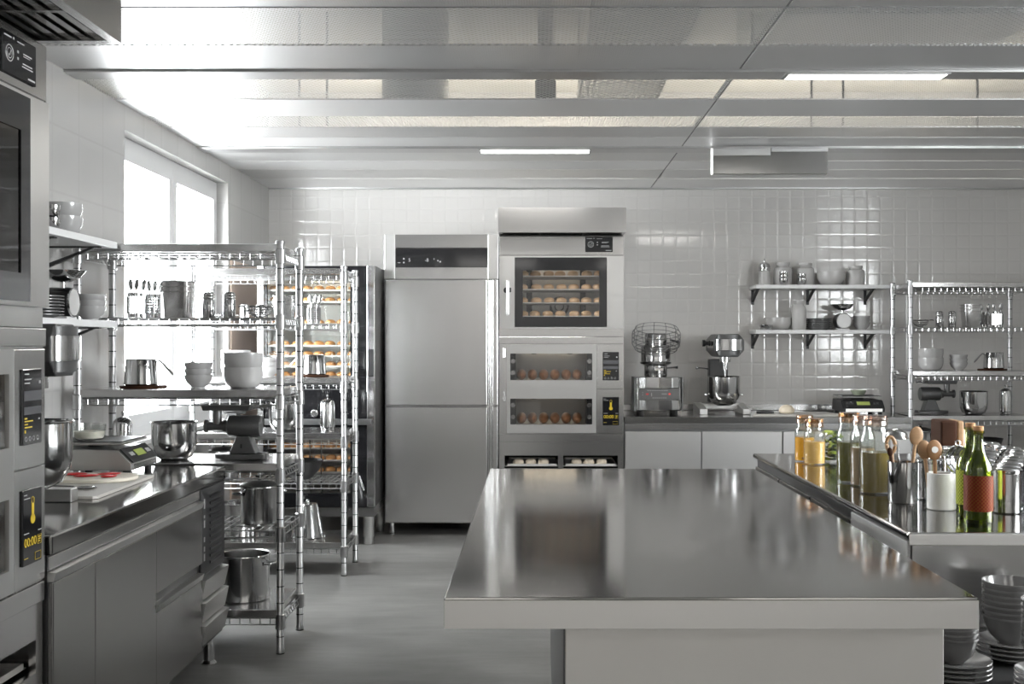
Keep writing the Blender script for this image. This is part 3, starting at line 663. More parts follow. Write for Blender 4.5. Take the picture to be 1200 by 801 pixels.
# ------------------------------------------------------------------ oven towers: proofing cabinet, deck oven, convection oven, hood
def tower(cx, fy, rz, dep, who, zc, zt, zh0, zh1, over, full):
    W = .46; loc = (cx, fy, 0) if not rz else (fy, cx, 0)
    def world(x, y, z): return (cx + x, fy + y, z) if not rz else (fy - y, cx + x, z)
    # proofing cabinet
    t = thing('proofing_cabinet', 'low steel proofing cabinet %s' % who, 'proofing cabinet', loc, rz)
    ops = [(-.42, -.025, .488, .582), (.0126, .416, .488, .582)]
    MB().slab('y', 0, -W, W, .42, .741, ops, .02).build('front_panel', STEEL, t)
    MB().box(-W, -W + .012, .021, dep, .42, .741).box(W - .012, W, .021, dep, .42, .741).box(-W, W, dep - .012, dep, .42, .741).box(-W + .013, W - .013, .021, dep - .013, .729, .741).box(-W + .013, W - .013, .021, dep - .013, .42, .43).box(-.012, .0, .021, dep - .013, .431, .728).build('cabinet_body', STEEL, t)
    MB().box(-W, W, -.006, -.0005, .684, .74, .002).build('upper_band', STEEL, t)
    MB().box(-W + .013, W - .013, dep - .016, dep - .0125, .431, .728).build('back_lining', BLKMAT, t)
    for x in (-W + .025, W - .025):
        for y in (.03, dep - .05):
            m = MB().box(x - .025, x + .025, y - .025, y + .025, .06, .4195, .002); m.cyl((x, y, .003), .022, .057, 16); m.build('leg', STEELV, t)
    for a, b, _, _ in ops:
        m = MB().box(a + .02, b - .01, .03, .5, .500, .506).slab('z', .506, a + .02, b - .01, .03, .5, [(a + .024, b - .014, .034, .496)], .012)
        m.box(a + .0, a + .02, .03, .5, .4995, .503).box(b - .01, b + .005, .03, .5, .4995, .503)
        tag(m.build('dough_tray', EDGEST), 'shallow steel dough tray in %s opening of the proofing cabinet %s' % ('left' if a < -.1 else 'right', who), 'tray', 'dough trays').matrix_world = Matrix.Translation(loc) @ Matrix.Rotation(rz, 4, 'Z')
        if full:
            for k in range(3):
                place('dough', mk_dough, world(a + .1 + .094 * k, .09, .5065), '%s pale dough ball from the left in %s opening of the proofing cabinet' % (ORD[k], 'left' if a < -.1 else 'right'), 0, 'proofing dough balls')
    # deck oven
    t = thing('deck_oven', 'two-deck steel bread oven with black side displays %s' % who, 'oven', loc, rz)
    MB().box(-W, -W + .02, .03, dep, .7425, 1.459).box(W - .2, W, .03, dep, .7425, 1.459).box(-W + .021, W - .201, dep - .05, dep, .7425, 1.459).build('oven_body', STEEL, t)
    d1, d2 = (-.384, .233, 1.133, 1.341), (-.384, .233, .806, 1.008)
    MB().slab('y', 0, -W, W, .7425, 1.459, [d1, d2], .03).build('front_panel', STEEL, t)
    for nm, (a, b, z0, z1), zz in (('upper', d1, 1.07), ('lower', d2, .745)):
        fr = MB().slab('y', -.012, a - .018, b + .022, zz + .004, zz + .33, [(a + .006, b - .006, z0 + .006, z1 - .006)], .0115)
        fr = fr.build('deck_door', STEELV, t)
        MB().box(a + .004, b - .004, -.006, -.002, z0 + .004, z1 - .004).build('door_glass', OVGL, fr)
        ch = MB().box(a - .02, b + .02, .031, dep - .06, z0 - .012, z0 - .001).box(a - .02, b + .02, .031, dep - .06, z1 + .02, z1 + .03).box(a - .02, b + .02, dep - .07, dep - .06, z0, z1 + .02).build('baking_chamber', STEELV, t)
        m = MB()
        for x in (a - .02, b - .045): m.box(x, x + .065, .04, .3, z0 + .0005, z1 + .019)
        m.build('chamber_side', BLKMAT, ch)
        m = MB()
        for x in (a + .025, b - .025):
            for z in (z0 + .058, z0 + .145): m.cyl((x, .03, z), .017, .009, 18, 'y')
        m.build('roller_ends', GREY_L if 0 else STEEL, ch)
        m = MB()
        for x in ((a + .18, b - .17) if nm == 'upper' else (a + .18,)): m.box(x - .018, x + .018, .035, .07, z1 - .012, z1 + .019)
        m.build('heater_clips', BLKMAT, ch)
        MB().box(a + .1, b - .1, dep - .2, dep - .19, z1 + .012, z1 + .019).build('chamber_lamp', OVENL, ch)
        MB().cyl((-.423, -.016, zz + .262), .013, .016, 16, 'y').box(-.431, -.415, -.03, -.016, zz + .235, zz + .305, .003).build('door_latch', CHROME, t)
        if full:
            for k, x in enumerate((-.298, -.215, -.13, -.045, .04, .122)):
                place('loaf', mk_loaf, world(x, .2, z0 + .0), '%s dark-crusted loaf from the left on the %s deck' % (ORD[k], nm), rz + R.uniform(-.06, .06), 'loaves in the deck oven')
    MB().box(.263, W - .003, -.008, -.0005, 1.074, 1.4, .002).box(.263, W - .003, -.008, -.0005, .748, 1.07, .002).build('control_panel', STEEL, t)
    line_display(t, .304, .424, 1.137, 1.346, -.008); timer_display(t, .304, .424, .806, 1.014, -.008)
    MB().box(-W, W, -.01, -.0005, 1.408, 1.458, .002).build('top_band', STEEL, t)
    # convection oven
    t = thing('convection_oven', 'large glass-door steel convection oven under the hood %s' % who, 'oven', (loc[0], loc[1], 1.4605), rz)
    o = 1.4605; g0, g1 = 1.53 - o, zc - .012 - o; top = zt - o; zd = zc - o
    cut = (-.345, .335, g0, g1)
    MB().slab('y', 0, -W, W, .001, top, [cut], .03).box(-W, -W + .06, .031, dep, .001, top).box(W - .06, W, .031, dep, .001, top).box(-W + .061, W - .061, dep - .06, dep, .001, top).box(-W + .061, W - .061, .031, dep - .061, .001, .04).box(-W + .061, W - .061, .031, dep - .061, zd + .03, top).build('oven_body', STEEL, t)
    MB().box(-W, W, -.012, -.0005, zd + .003, top, .003).build('control_band', STEEL, t)
    dial_display(t, .175, .378, zd + .028, zd + .14, -.012)
    dr = MB().slab('y', -.02, -W + .003, W - .003, .058, zd - .003, [cut], .019).build('oven_door', STEELV, t)
    i0, i1 = (g0 + .076, g1 - .096)
    MB().slab('y', -.021, cut[0], cut[1], g0, g1, [(-.285, .278, i0, i1)], .008).build('glass_border', BLKGL, dr)
    MB().box(-.286, .279, -.017, -.014, i0 - .001, i1 + .001).build('door_glass', OVGL if full else OVGLD, dr)
    MB().box(-.407, -.383, -.075, -.05, .155, .41, .006).cyl((-.395, -.051, .34), .008, .03, 10, 'y').cyl((-.395, -.051, .2), .008, .03, 10, 'y').build('door_handle', CERAM, dr)
    MB().cyl((-.405, -.03, .34), .022, .01, 20, 'y').box(-.42, -.37, -.03, -.021, .325, .36, .003).build('handle_mount', BLACK, dr)
    ch = MB().box(-.395, .395, dep - .075, dep - .062, .042, zd + .028).build('chamber_back', STEELV, t)
    m = MB()
    for x in (-.24, .18): m.box(x - .022, x + .022, .52, .53, .05, zd)
    m.build('tray_rails', BLKMAT, ch)
    MB().torus((.0, dep - .08, i0 + .1), .07, .01, 24, 6, 'y').torus((.0, dep - .08, i0 + .1), .035, .006, 20, 6, 'y').build('fan_cover', DKSTEEL, ch)
    MB().box(-.2, .2, .2, .21, zd + .015, zd + .028).build('chamber_lamp', OVENL, ch)
    for k in range(4):
        z = 1.42 + (VY - (323.3 + 15.8 * k)) * .0063 - (0 if full else -.03)
        m = MB().box(-.39, .39, .06, .5, z, z + .003).slab('z', z + .003, -.39, .39, .06, .5, [(-.387, .387, .063, .497)], .004)
        tag(m.build('baking_tray', EDGEST), '%s baking tray from the top in the convection oven %s' % (ORD[k], who), 'tray', 'convection oven trays').matrix_world = Matrix.Translation(loc) @ Matrix.Rotation(rz, 4, 'Z')
        if full:
            for j in range(7):
                place('bunp', mk_bunp, world(-.282 + .094 * j + R.uniform(-.008, .008), .12 + R.uniform(0, .02), z + .0035), '%s pale bun from the left on the %s tray of the convection oven' % (ORD[j], ORD[k]), R.uniform(0, 6), 'buns in the convection oven')
    # hood
    t = thing('extraction_hood', 'steel extraction hood above the convection oven %s' % who, 'hood', (loc[0], loc[1], zh0), rz)
    h = zh1 - zh0
    MB().slab('z', 0, -W - .0, W + .0, -over, dep, [(-W + .03, W - .03, -over + .03, dep - .12)], .03).box(-W, W, -over, -over + .004, .03, h).box(-W, -W + .004, -over + .004, dep, .03, h).box(W - .004, W, -over + .004, dep, .03, h).box(-W + .004, W - .004, -over + .004, dep, h - .004, h).build('hood_shell', STEEL, t)
    m = MB()
    for k in range(16):
        y = -over + .05 + k * .04
        if y < dep - .14: m.box(-W + .032, W - .032, y, y + .022, .012, .018)
    for x in (-.16, .16): m.box(x - .01, x + .01, -over + .031, dep - .121, .004, .026)
    m.build('grease_filter', SHEETST, t)
    if zh0 > zt + .002:
        MB().box(-W + .02, W - .02, .02, dep - .02, -(zh0 - zt) + .001, -.0005).build('hood_collar', DKSTEEL, t)
tower(.195, 8.40, 0, .82, 'beside the steel refrigerator', 2.055, 2.2, 2.208, 2.386, .225, True)
tower(2.79, -1.407, PI / 2, .735, 'in the near left corner', 2.10, 2.262, 2.272, 2.45, .225, False)

# ------------------------------------------------------------------ refrigerator
fx0, fx1, fy = X(450.5, 8.36), X(584, 8.36), 8.38
t = thing('upright_refrigerator', 'tall two-door stainless steel upright refrigerator with black control strip', 'refrigerator', ((fx0 + fx1) / 2, fy, 0))
w = (fx1 - fx0) / 2
MB().box(-w, w, .03, .84, .1, 2.21, .004).build('cabinet_body', STEEL, t)
zb, zm, zt = Z(612, 8.38), Z(475.5, 8.38), Z(327, 8.38)
for nm, a, b in (('upper', zm + .004, zt - .004), ('lower', zb, zm - .004)):
    d = MB().box(-w + .004, w - .08, -.03, .0295, a, b, .008).box(w - .078, w - .068, -.02, .0295, a, b, .003).box(w - .062, w - .05, -.022, .0295, a, b, .003).box(w - .044, w - .004, -.03, .0295, a, b, .006).build('door', STEEL, t)
for a, b in ((-w, -w + .076), (w - .076, w)): MB().box(a, b, -.03, .0295, zt, 2.21, .003).build('corner_post', STEELV, t)
MB().box(-w + .078, w - .078, -.018, .0295, zt, 2.095, .002).box(-w + .078, w - .078, -.018, .0295, 2.11 + .002, 2.21, .002).build('header_panel', STEEL, t)
dp = MB().box(-w + .08, w - .08, -.026, .02, 1.968, 2.106, .002).build('display', BLKGL, t)
x0 = -w + .08
text('5', .034, (x0 + .105, -.0275, 2.02), GREY_L, dp); text('-8', .034, (x0 + .232, -.0275, 2.02), GREY_L, dp)
bars(MB(), [(x0 + .018, x0 + .038, 2.0, 2.004), (x0 + .058, x0 + .068, 2.026, 2.036), (x0 + .058, x0 + .068, 1.998, 2.008), (x0 + .284, x0 + .287, 2.024, 2.034), (x0 + .31, x0 + .318, 2.012, 2.022), (x0 + .325, x0 + .336, 2.004, 2.014)], -.0262).build('status_lines', GREY_L, dp)
for x in (-w + .05, w - .05):
    for y in (.04, .78): MB().lathe([(0, 0), (.026, 0), (.026, .008), (.02, .012), (.02, .1), (0, .1)], (x, y, .0), 18).build('foot', CHROME, t)

# ------------------------------------------------------------------ black trolley oven with buns behind the racks
ox0, ox1, oy = X(302, 7.95), X(439, 7.95), 7.95
ZO = lambda py: Z(py, oy)
t = thing('trolley_oven', 'tall black oven with two glass chambers of buns behind the farther window rack', 'oven', ((ox0 + ox1) / 2, oy, 0))
w = (ox1 - ox0) / 2; ZT, ZBm = ZO(311), ZO(594)
U, Lw = (-w + .065, w - .17, ZO(442), ZO(320)), (-w + .065, w - .17, ZO(578), ZO(506))
MB().box(-w, -w + .03, .03, .66, ZBm, ZT).box(w - .03, w, .03, .66, ZBm, ZT).box(-w + .031, w - .031, .63, .66, ZBm, ZT).box(-w + .031, w - .031, .03, .629, ZT - .02, ZT).box(-w + .031, w - .031, .03, .629, ZBm, ZBm + .02).box(-w + .031, w - .031, .03, .629, ZO(500), ZO(446)).build('oven_body', BLACK, t)
fr = MB().slab('y', 0, -w + .05, w - .055, ZBm + .004, ZT - .004, [U, Lw], .028).build('black_front', BLKGL, t)
for nm, (a, b, z0, z1) in (('u', U), ('l', Lw)):
    g = MB().box(a - .003, b + .003, .01, .016, z0 - .003, z1 + .003).build('door_glass', GLASS if nm == 'u' else OVGL, fr)
MB().box(w - .052, w, -.014, .029, ZBm + .004, ZT, .004).box(-w, -w + .045, -.014, .029, ZBm + .004, ZT, .004).build('chrome_edge', CHROME, t)
MB().box(w - .044, w - .006, -.028, -.0145, ZO(441), ZO(409), .004).build('handle', BLKMAT, t)
MB().cyl((X(369, oy) - (ox0 + ox1) / 2, -.022, ZO(484)), .026, .022, 22, 'y', b=.004).build('knob', STEEL, t)
MB().box(-w + .05, w - .02, -.02, -.0005, ZO(497.5), ZO(490.5), .002).build('cross_bar', DKSTEEL, t)
MB().box(-w, w, -.012, .6, ZO(605), ZO(594), .003).build('base_frame', SHEETST, t)
MB().box(w - .145, w - .125, -.012, -.0005, ZO(420) - .05, ZO(420) + .02, .004).build('door_catch', CHROME, t)
MB().box(w - .1, w - .085, -.014, -.0005, ZO(575), ZO(556), .004, Matrix.Translation((w - .09, 0, ZO(566))) @ Matrix.Rotation(-.35, 4, 'Y') @ Matrix.Translation((-w + .09, 0, -ZO(566)))).build('door_catch', CHROME, t)
for x in (-w + .06, w - .05):
    for y in (.06, .6): MB().lathe([(0, 0), (.032, 0), (.034, .004), (.034, .05), (.04, .052), (.04, ZO(605) - .001), (0, ZO(605) - .001)], (x, y, 0), 20).build('foot', STEELV, t)
lin = MB().box(-w + .032, w - .032, .61, .628, ZO(446), ZT - .021).box(-w + .0305, -w + .034, .031, .61, ZO(446), ZT - .021).box(w - .034, w - .0305, .031, .61, ZO(446), ZT - .021).box(-w + .032, w - .032, .61, .628, ZBm + .021, ZO(500)).build('chamber_lining', STEELV, t)
MB().box(-.2, .2, .3, .33, ZT - .034, ZT - .022).box(-.2, .2, .1, .12, ZT - .034, ZT - .022).box(-.2, .2, .3, .33, ZO(500) - .012, ZO(500) - .002).box(-.25, .25, .03, .04, ZO(442) - .008, ZO(442) - .001).build('chamber_lamp', OVENL, lin)
m = MB()
for x in (-.05, .03): m.box(x - .004, x + .004, .03, .037, ZO(590), ZO(505))
m.build('rack_rods', STEEL, t)
cxo = (ox0 + ox1) / 2
rows = [(340, 'first', 'upper'), (353.5, 'second', 'upper'), (379.5, 'third', 'upper'), (404.5, 'fourth', 'upper'), (416.5, 'fifth', 'upper'), (428.5, 'sixth', 'upper'), (440.5, 'seventh', 'upper'), (524, 'first', 'lower'), (538, 'second', 'lower'), (552, 'third', 'lower'), (577, 'fourth', 'lower')]
for py, od, chn in rows:
    z = Z(py, 8.05) - .008
    m = MB().box(cxo - w + .036, cxo + w - .036, oy + .05, oy + .55, z, z + .003).box(cxo - w + .036, cxo + w - .036, oy + .05, oy + .053, z + .003, z + .012)
    tag(m.build('baking_tray', EDGEST), '%s tray from the top in the %s chamber of the black oven' % (od, chn), 'tray', 'black oven trays')
    if od == 'fourth' and chn == 'lower': continue
    n = 9
    for j in range(n):
        place('bun', mk_bun, (cxo - w + .085 + .0805 * j + R.uniform(-.0015, .0015), oy + .115 + R.uniform(-.012, .02), z + .0035), '%s golden bun from the left on the %s tray, %s chamber of the black oven' % (ORD[j], od, chn), R.uniform(0, 6), 'buns in the black oven')

# ------------------------------------------------------------------ left refrigerated counter
CZ = .865
t = thing('refrigerated_counter', 'long steel refrigerated counter along the left wall under the window', 'counter', (-1.40, 3.262, 0), PI / 2)
LN, DP = 5.092 - 3.262, .76
MB().box(0, LN, -.015, DP, CZ - .058, CZ, .006).build('worktop', TOPST, t)
MB().box(0, LN, .0, DP, .13, CZ - .059).build('cabinet_body', DKSTEEL, t)
MB().box(.002, 1.54, -.006, -.0005, CZ - .1, CZ - .062, .002).build('rail_strip', STEEL, t)
ya = lambda px: 1.405 * FOC / (VX - px) - 3.262
s1, s2, s3 = ya(103), ya(176), ya(231)
for a, b, z0, z1 in ((.0, s1, .135, CZ - .104), (s1, s2, .135, CZ - .104), (s2, s3, .50, CZ - .104), (s2, s3, .135, .462)):
    nm = 'drawer' if a == s2 else 'door'
    d = MB().box(a + .002, b - .002, -.018, -.0005, z0, z1 - .03 if nm == 'door' else z1 - .03, .003)
    d = d.build(nm, SHEETST, t)
    MB().prism([(-.018, z1 - .029), (-.0005, z1 - .029), (-.0005, z1), (-.026, z1 - .004)], a + .002, b - .002, 'x', M=Matrix.Identity(4)).build('grip_lip', STEELV, d)
s4 = ya(241); s5 = LN - .01
vp = MB().box(s3 + .004, LN - .002, -.01, -.0005, .44, CZ - .062, .002).build('vent_panel', BLKMAT, t)
m = MB()
for k in range(11):
    z = .475 + k * .028; m.box(s3 + .13, LN - .06, -.014, -.0095, z, z + .012, .001)
m.build('vent_slots', BLACK, vp)
m = MB()
for k, (z, h) in enumerate(((.72, .04), (.68, .012), (.64, .03), (.58, .02), (.54, .02), (.5, .03))): m.box(s3 + .045, s3 + .058, -.0112, -.0098, z, z + h)
m.build('panel_marks', GREY_L, vp)
m = MB()
for k in range(3):
    z = .15 + k * .095; m.prism([(-.012, z), (-.0005, z), (-.0005, z + .09), (-.03, z + .085)], s3 + .004, LN - .002, 'x')
m.build('louvre_panel', STEELV, t)
for x in (.06, LN - .07):
    for y in (.04, DP - .06): MB().lathe([(0, 0), (.034, 0), (.034, .006), (.026, .014), (.022, .018), (.022, .1295), (0, .1295)], (x, y, 0), 18).build('foot', CHROME, t)

# ------------------------------------------------------------------ back counter
bx0, bx1, by = .662, 2.785, 8.41
t = thing('back_counter', 'long steel counter with drawers along the tiled back wall', 'counter', (bx0, by, 0))
LN = bx1 - bx0
MB().box(0, LN, 0, .835, CZ - .045, CZ, .004).build('worktop', TOPST, t)
MB().box(0, LN, -.003, -.0004, CZ - .045, CZ - .001, .001).build('front_edge', SHEETST, t)
MB().box(0, LN, .82, .836, CZ + .001, CZ + .05, .003).build('upstand', STEEL, t)
MB().box(0, LN, .012, .83, .13, CZ - .046).build('cabinet_body', DKSTEEL, t)
MB().box(0, LN, .002, .0115, CZ - .09, CZ - .049, .002).build('rail_strip', STEEL, t)
xs = [0, X(822, by) - bx0, X(917, by) - bx0, X(1000, by) - bx0, LN]
for a, b in zip(xs, xs[1:]):
    for z0, z1 in ((.46, CZ - .108), (.14, .45)): MB().box(a + .004, b - .004, -.006, .0115, z0, z1, .003).build('drawer', STEELV, t)
for x in (.06, LN - .06):
    for y in (.06, .76): MB().cyl((x, y, 0), .024, .129, 16).build('foot', CHROME, t)

# ------------------------------------------------------------------ central work table
t = thing('work_table', 'big steel work table in the middle foreground', 'table', (0, 2.47, 0))
MB().box(-.198, .964, 0, 2.515, CZ - .069, CZ, .004).build('table_top', prin('table_top_steel', (.26, .255, .247), .1, 1., rvar=.03, nscale=2.5), t)
MB().box(-.197, .963, -.0022, -.0004, CZ - .067, CZ - .006).build('front_edge', EDGEST, t)
MB().box(.064, .92, .09, 2.25, .1, CZ - .07, .003).build('cabinet_base', DKSTEEL, t)
MB().box(.068, .916, .078, .0895, .1, CZ - .072, .002).build('front_panel', prin('satin_steel', (.78, .76, .73), .45, 1.), t)
for x in (.12, .86):
    for y in (.15, 2.15): MB().cyl((x, y, 0), .025, .0995, 16).build('foot', CHROME, t)

# ------------------------------------------------------------------ right counter and the dish shelf in front of it
t = thing('prep_counter', 'steel prep counter with rounded edge full of jars on the right', 'counter', (1.085, 3.31, 0))
MB().box(0, 1.6, 0, 2.36, CZ - .022, CZ, .008, seg=3).build('worktop', TOPST, t)
MB().box(.003, 1.598, -.003, -.0004, CZ - .036, CZ - .004, .001).build('end_lip', EDGEST, t)
MB().box(.02, 1.58, .006, 2.34, .12, CZ - .023).build('cabinet_body', DKSTEEL, t)
MB().box(.012, 1.58, -.0, .0055, .54, CZ - .036, .001).build('end_panel', prin('end_panel_steel', (.75, .74, .73), .24, 1.), t)
for y0, y1, m_ in ((.03, .62, PANELW), (.64, 1.2, SHEETST), (1.22, 1.78, SHEETST), (1.8, 2.32, SHEETST)):
    d = MB().box(.006, .0195, y0, y1, .48, CZ - (.03 if m_ == PANELW else .06), .003).build('drawer', m_, t)
    MB().box(.006, .0195, y0, y1, .13, .47, .003).build('drawer', m_, t)
for x in (.08, 1.5):
    for y in (.08, 2.26): MB().cyl((x, y, 0), .025, .1195, 16).build('foot', CHROME, t)
t = thing('dish_shelf', 'low dark-topped steel shelf unit carrying stacked plates and bowls', 'shelf unit', (1.0, 2.3, 0))
MB().box(0, 1.3, 0, 1.0, .5, .53, .004).build('shelf_top', prin('dark_shelf_top', (.05, .05, .05), .25), t)
MB().box(0, 1.3, .0, 1.0, .12, .14, .003).build('lower_shelf', STEEL, t)
for x in (.025, 1.275):
    for y in (.025, .975): MB().box(x - .02, x + .02, y - .02, y + .02, .0, .1195, .002).box(x - .02, x + .02, y - .02, y + .02, .1405, .4995, .002).build('leg', STEELV, t)
mk_plate = mk('dinner_plate', 'plate', [(0, .003), (.05, .003), (.055, 0), (.06, .004), (.094, .016), (.096, .018), (.094, .02), (.062, .009), (0, .007)], DISH, 44)
RB = [(0, 0), (.035, 0), (.038, .006), (.06, .026), (.069, .05), (.0755, .0735), (.0785, .0745), (.0785, .081), (.0745, .081), (.0665, .05), (.0573, .0275), (.037, .0105), (0, .0105)]
mk_ricebowl = mk('dish_bowl', 'bowl', RB, DISH, 40)
mk_smallbowl = mk('dish_bowl', 'bowl', [(r * .8, z * .87) for r, z in RB], DISH, 40)
CNT = ['lowest', 'second', 'third', 'fourth', 'fifth', 'sixth', 'seventh', 'eighth', 'ninth', 'tenth']
for nm, x, y, npl, nb, mkb, st, key in (('the low bowl stack beside the work table', 1.105, 3.0, 4, 6, mk_smallbowl, .0138, 'sb'), ('the tall bowl stack by the end panel', 1.335, 3.19, 4, 7, mk_ricebowl, .0155, 'rb'), ('the tall bowl stack at the right edge', 1.315, 2.88, 4, 8, mk_ricebowl, .0155, 'rb')):
    z = .5305
    for k in range(npl): place('plate', mk_plate, (x, y, z + .0125 * k), '%s grey plate up under %s' % (CNT[k], nm), 0, 'stacked dinner plates')
    z += .0125 * (npl - 1) + .0095
    for k in range(nb): place(key, mkb, (x, y, z + st * k), '%s glossy grey bowl up in %s' % (CNT[k], nm), 0, 'stacked dish bowls')
# ------------------------------------------------------------------ wall shelves
def wall_shelf(loc, rz, label, L_=1.067, D_=.27):
    t = thing('wall_shelf', label, 'shelf', loc, rz, 'white wall shelves')
    MB().box(0, L_, 0, D_, -.03, 0, .003).build('shelf_board', SHELFW, t)
    for x in (.012, .458, .925):
        MB().box(x, x + .03, .03, D_, -.036, -.0305).prism([(.05, -.036), (.075, -.036), (D_, -.11), (D_, -.128)], x + .004, x + .026, 'x').box(x + .004, x + .026, D_ - .006, D_ - .0005, -.15, -.036).build('bracket', BLKMAT, t)
    return t
SX, SY = 1.742, YB - .272
for z, nm in ((1.872, 'upper'), (1.515, 'lower')):
    wall_shelf((SX, SY, z), 0, '%s white shelf with black brackets on the tiled back wall' % nm)
    wall_shelf((XL + .272, 4.09, z), PI / 2, '%s white shelf on the left wall beside the window rack' % nm)
Z1, Z2 = 1.8725, 1.5155
def sx(px): return X(px, 9.1)
yS = SY + .13
def jar_prof(r, h): return [(0, 0), (r * .94, 0), (r, .006), (r, h * .66), (r * .93, h * .76), (r * .68, h * .83), (r * .66, h * .87), (r * .74, h * .9), (r * .74, h), (0, h)]
place('salt', lambda: tall_canister_white(), (sx(896), yS, Z1), 'pale canister with domed steel lid at left end of upper back shelf') if 0 else None
t = thing('lidded_canister', 'pale canister with domed steel lid at left end of the upper back shelf', 'canister', (sx(896), yS, Z1))
MB().lathe([(0, 0), (.048, 0), (.05, .004), (.04, .115), (0, .115)], n=28).build('canister_body', STONEW, t)
l = MB().lathe([(.043, .113), (.047, .118), (.047, .15), (.04, .172), (.016, .186), (0, .188)], n=28).build('steel_lid', POLISH, t)
MB().lathe([(0, .187), (.005, .187), (.005, .2), (.009, .206), (.007, .214), (0, .216)], n=14).build('knob', CHROME, l)
def mkjar(r, h): return mk('stoneware_jar', 'jar', jar_prof(r, h), STONEW, 34)
for px, yy, r, h, lb in ((919, yS + .04, .074, .185, 'stoneware jar behind stacked steel cups, nearer the lidded canister'), (945.5, yS + .04, .07, .18, 'stoneware jar behind steel cups, next to the ceramic bowl'), (1003, yS, .073, .155, 'squat stoneware jar at right end of the upper back shelf')):
    mkjar(r, h)().location = (sx(px), yy, Z1)
    bpy.context.view_layer.update(); o = bpy.data.objects[-1] if 0 else None
for o in [o for o in bpy.data.objects if o.name.startswith('stoneware_jar')]:
    o['label'] = {True: 'stoneware jar behind the three stacked steel cups on the upper back shelf'}.get(abs(o.location.x - sx(919)) < .01) or ('stoneware jar beside the wide bowl on the upper back shelf' if abs(o.location.x - sx(945.5)) < .01 else 'squat stoneware jar at the right end of the upper back shelf')
mk_cup = mk('steel_cup', 'cup', [(0, 0), (.02, 0), (.03, .01), (.034, .04), (.035, .052), (.033, .052), (.031, .038), (.026, .012), (0, .006)], POLISH, 26)
for k in range(3): place('cup', mk_cup, (sx(917) - .005, yS - .07, Z1 + k * .028), '%s steel cup of the taller cup stack on the upper back shelf' % ('bottom', 'middle', 'top')[k], 0, 'stacked steel cups')
for k in range(2): place('cup', mk_cup, (sx(937.5), yS - .07, Z1 + k * .036), '%s steel cup of the shorter cup stack on the upper back shelf' % ('bottom', 'top')[k], 0, 'stacked steel cups')
o = mk('wide_bowl', 'bowl', [(0, 0), (.06, 0), (.085, .012), (.108, .05), (.112, .08), (.112, .108), (.106, .108), (.104, .08), (.1, .052), (.08, .018), (0, .01)], STONEW, 36)(); o.location = (sx(974), yS, Z1); o['label'] = 'wide stoneware bowl on the upper back shelf'
# lower shelf
o = mk('steel_dish', 'dish', [(0, 0), (.04, 0), (.05, .012), (.052, .04), (.055, .042), (.05, .044), (.047, .014), (0, .008)], POLISH, 30)(); o.location = (sx(896), yS - .073, Z2); o['label'] = 'small shallow steel dish at left end of the lower back shelf'
o = mk('wide_bowl', 'bowl', [(0, 0), (.05, 0), (.075, .01), (.098, .04), (.102, .065), (.102, .1), (.096, .1), (.094, .065), (.09, .042), (.07, .018), (0, .01)], STONEW, 36)(); o.location = (sx(914), yS + .03, Z2); o['label'] = 'pale stoneware bowl behind the steel dish on the lower back shelf'
o = mk('tall_jar', 'jar', jar_prof(.056, .235), STONEW, 34)(); o.location = (sx(935), yS - .05, Z2); o['label'] = 'tall slim stoneware jar on the lower back shelf'
mk_sp = mk('dark_plate', 'plate', [(0, .002), (.06, .002), (.065, 0), (.07, .004), (.108, .014), (.108, .018), (.07, .009), (0, .007)], PLATED, 40)
mk_side = mk('side_bowl', 'bowl', bowl_prof(.066, .062), CERGR, 32)
def kitchen_scale():
    t = thing('dial_kitchen_scale', '', 'kitchen scale')
    MB().box(-.05, .05, -.04, .06, 0, .012, .004).build('scale_foot', SHELFW, t)
    MB().lathe([(0, 0), (.058, 0), (.062, .004), (.062, .1), (.056, .108), (0, .108)], (0, -.045, .072), 36, 'y').build('scale_housing', BLACK, t)
    d = MB().lathe([(.056, .0), (.06, -.006), (.063, -.002), (.062, .003)], (0, -.046, .072), 36, 'y').build('chrome_rim', CHROME, t)
    MB().cyl((0, -.049, .072), .056, .0035, 36, 'y').build('dial_face', STONEW, d)
    MB().cyl((0, 0, .13), .012, .03, 16).lathe([(0, .156), (.03, .158), (.07, .175), (.092, .202), (.094, .205), (.09, .204), (.066, .179), (.03, .163), (0, .161)], n=36).build('weighing_pan', POLISH, t)
    return t
def shelf_end(W_, where, rz, ab=(.87, .12)):
    """plates, dial scale and small bowls at the right end of a lower shelf; W_ turns (along, out) into a point"""
    for k in range(7): place('dplate', mk_sp, (*W_(.53, .135), Z2 + .0125 * k), '%s dark plate up in the pile on the lower shelf, %s' % (CNT[k], where), 0, 'dark plates on the lower shelves')
    place('kscale', kitchen_scale, (*W_(.71, .1), Z2), 'dial kitchen scale with steel pan on the lower shelf, %s' % where, rz, 'dial kitchen scales')
    for k in range(3): place('side', mk_side, (*W_(*ab), Z2 + k * .026), '%s grey bowl of three at the end of the lower shelf, %s' % (('bottom', 'middle', 'top')[k], where), 0, 'grey stacked bowls')
shelf_end(lambda a, o: (SX + a, YB - .272 + o), 'back wall', 0)
shelf_end(lambda a, o: (XL + .272 - o, 4.09 + a), 'left wall', PI / 2, (.93, .069))
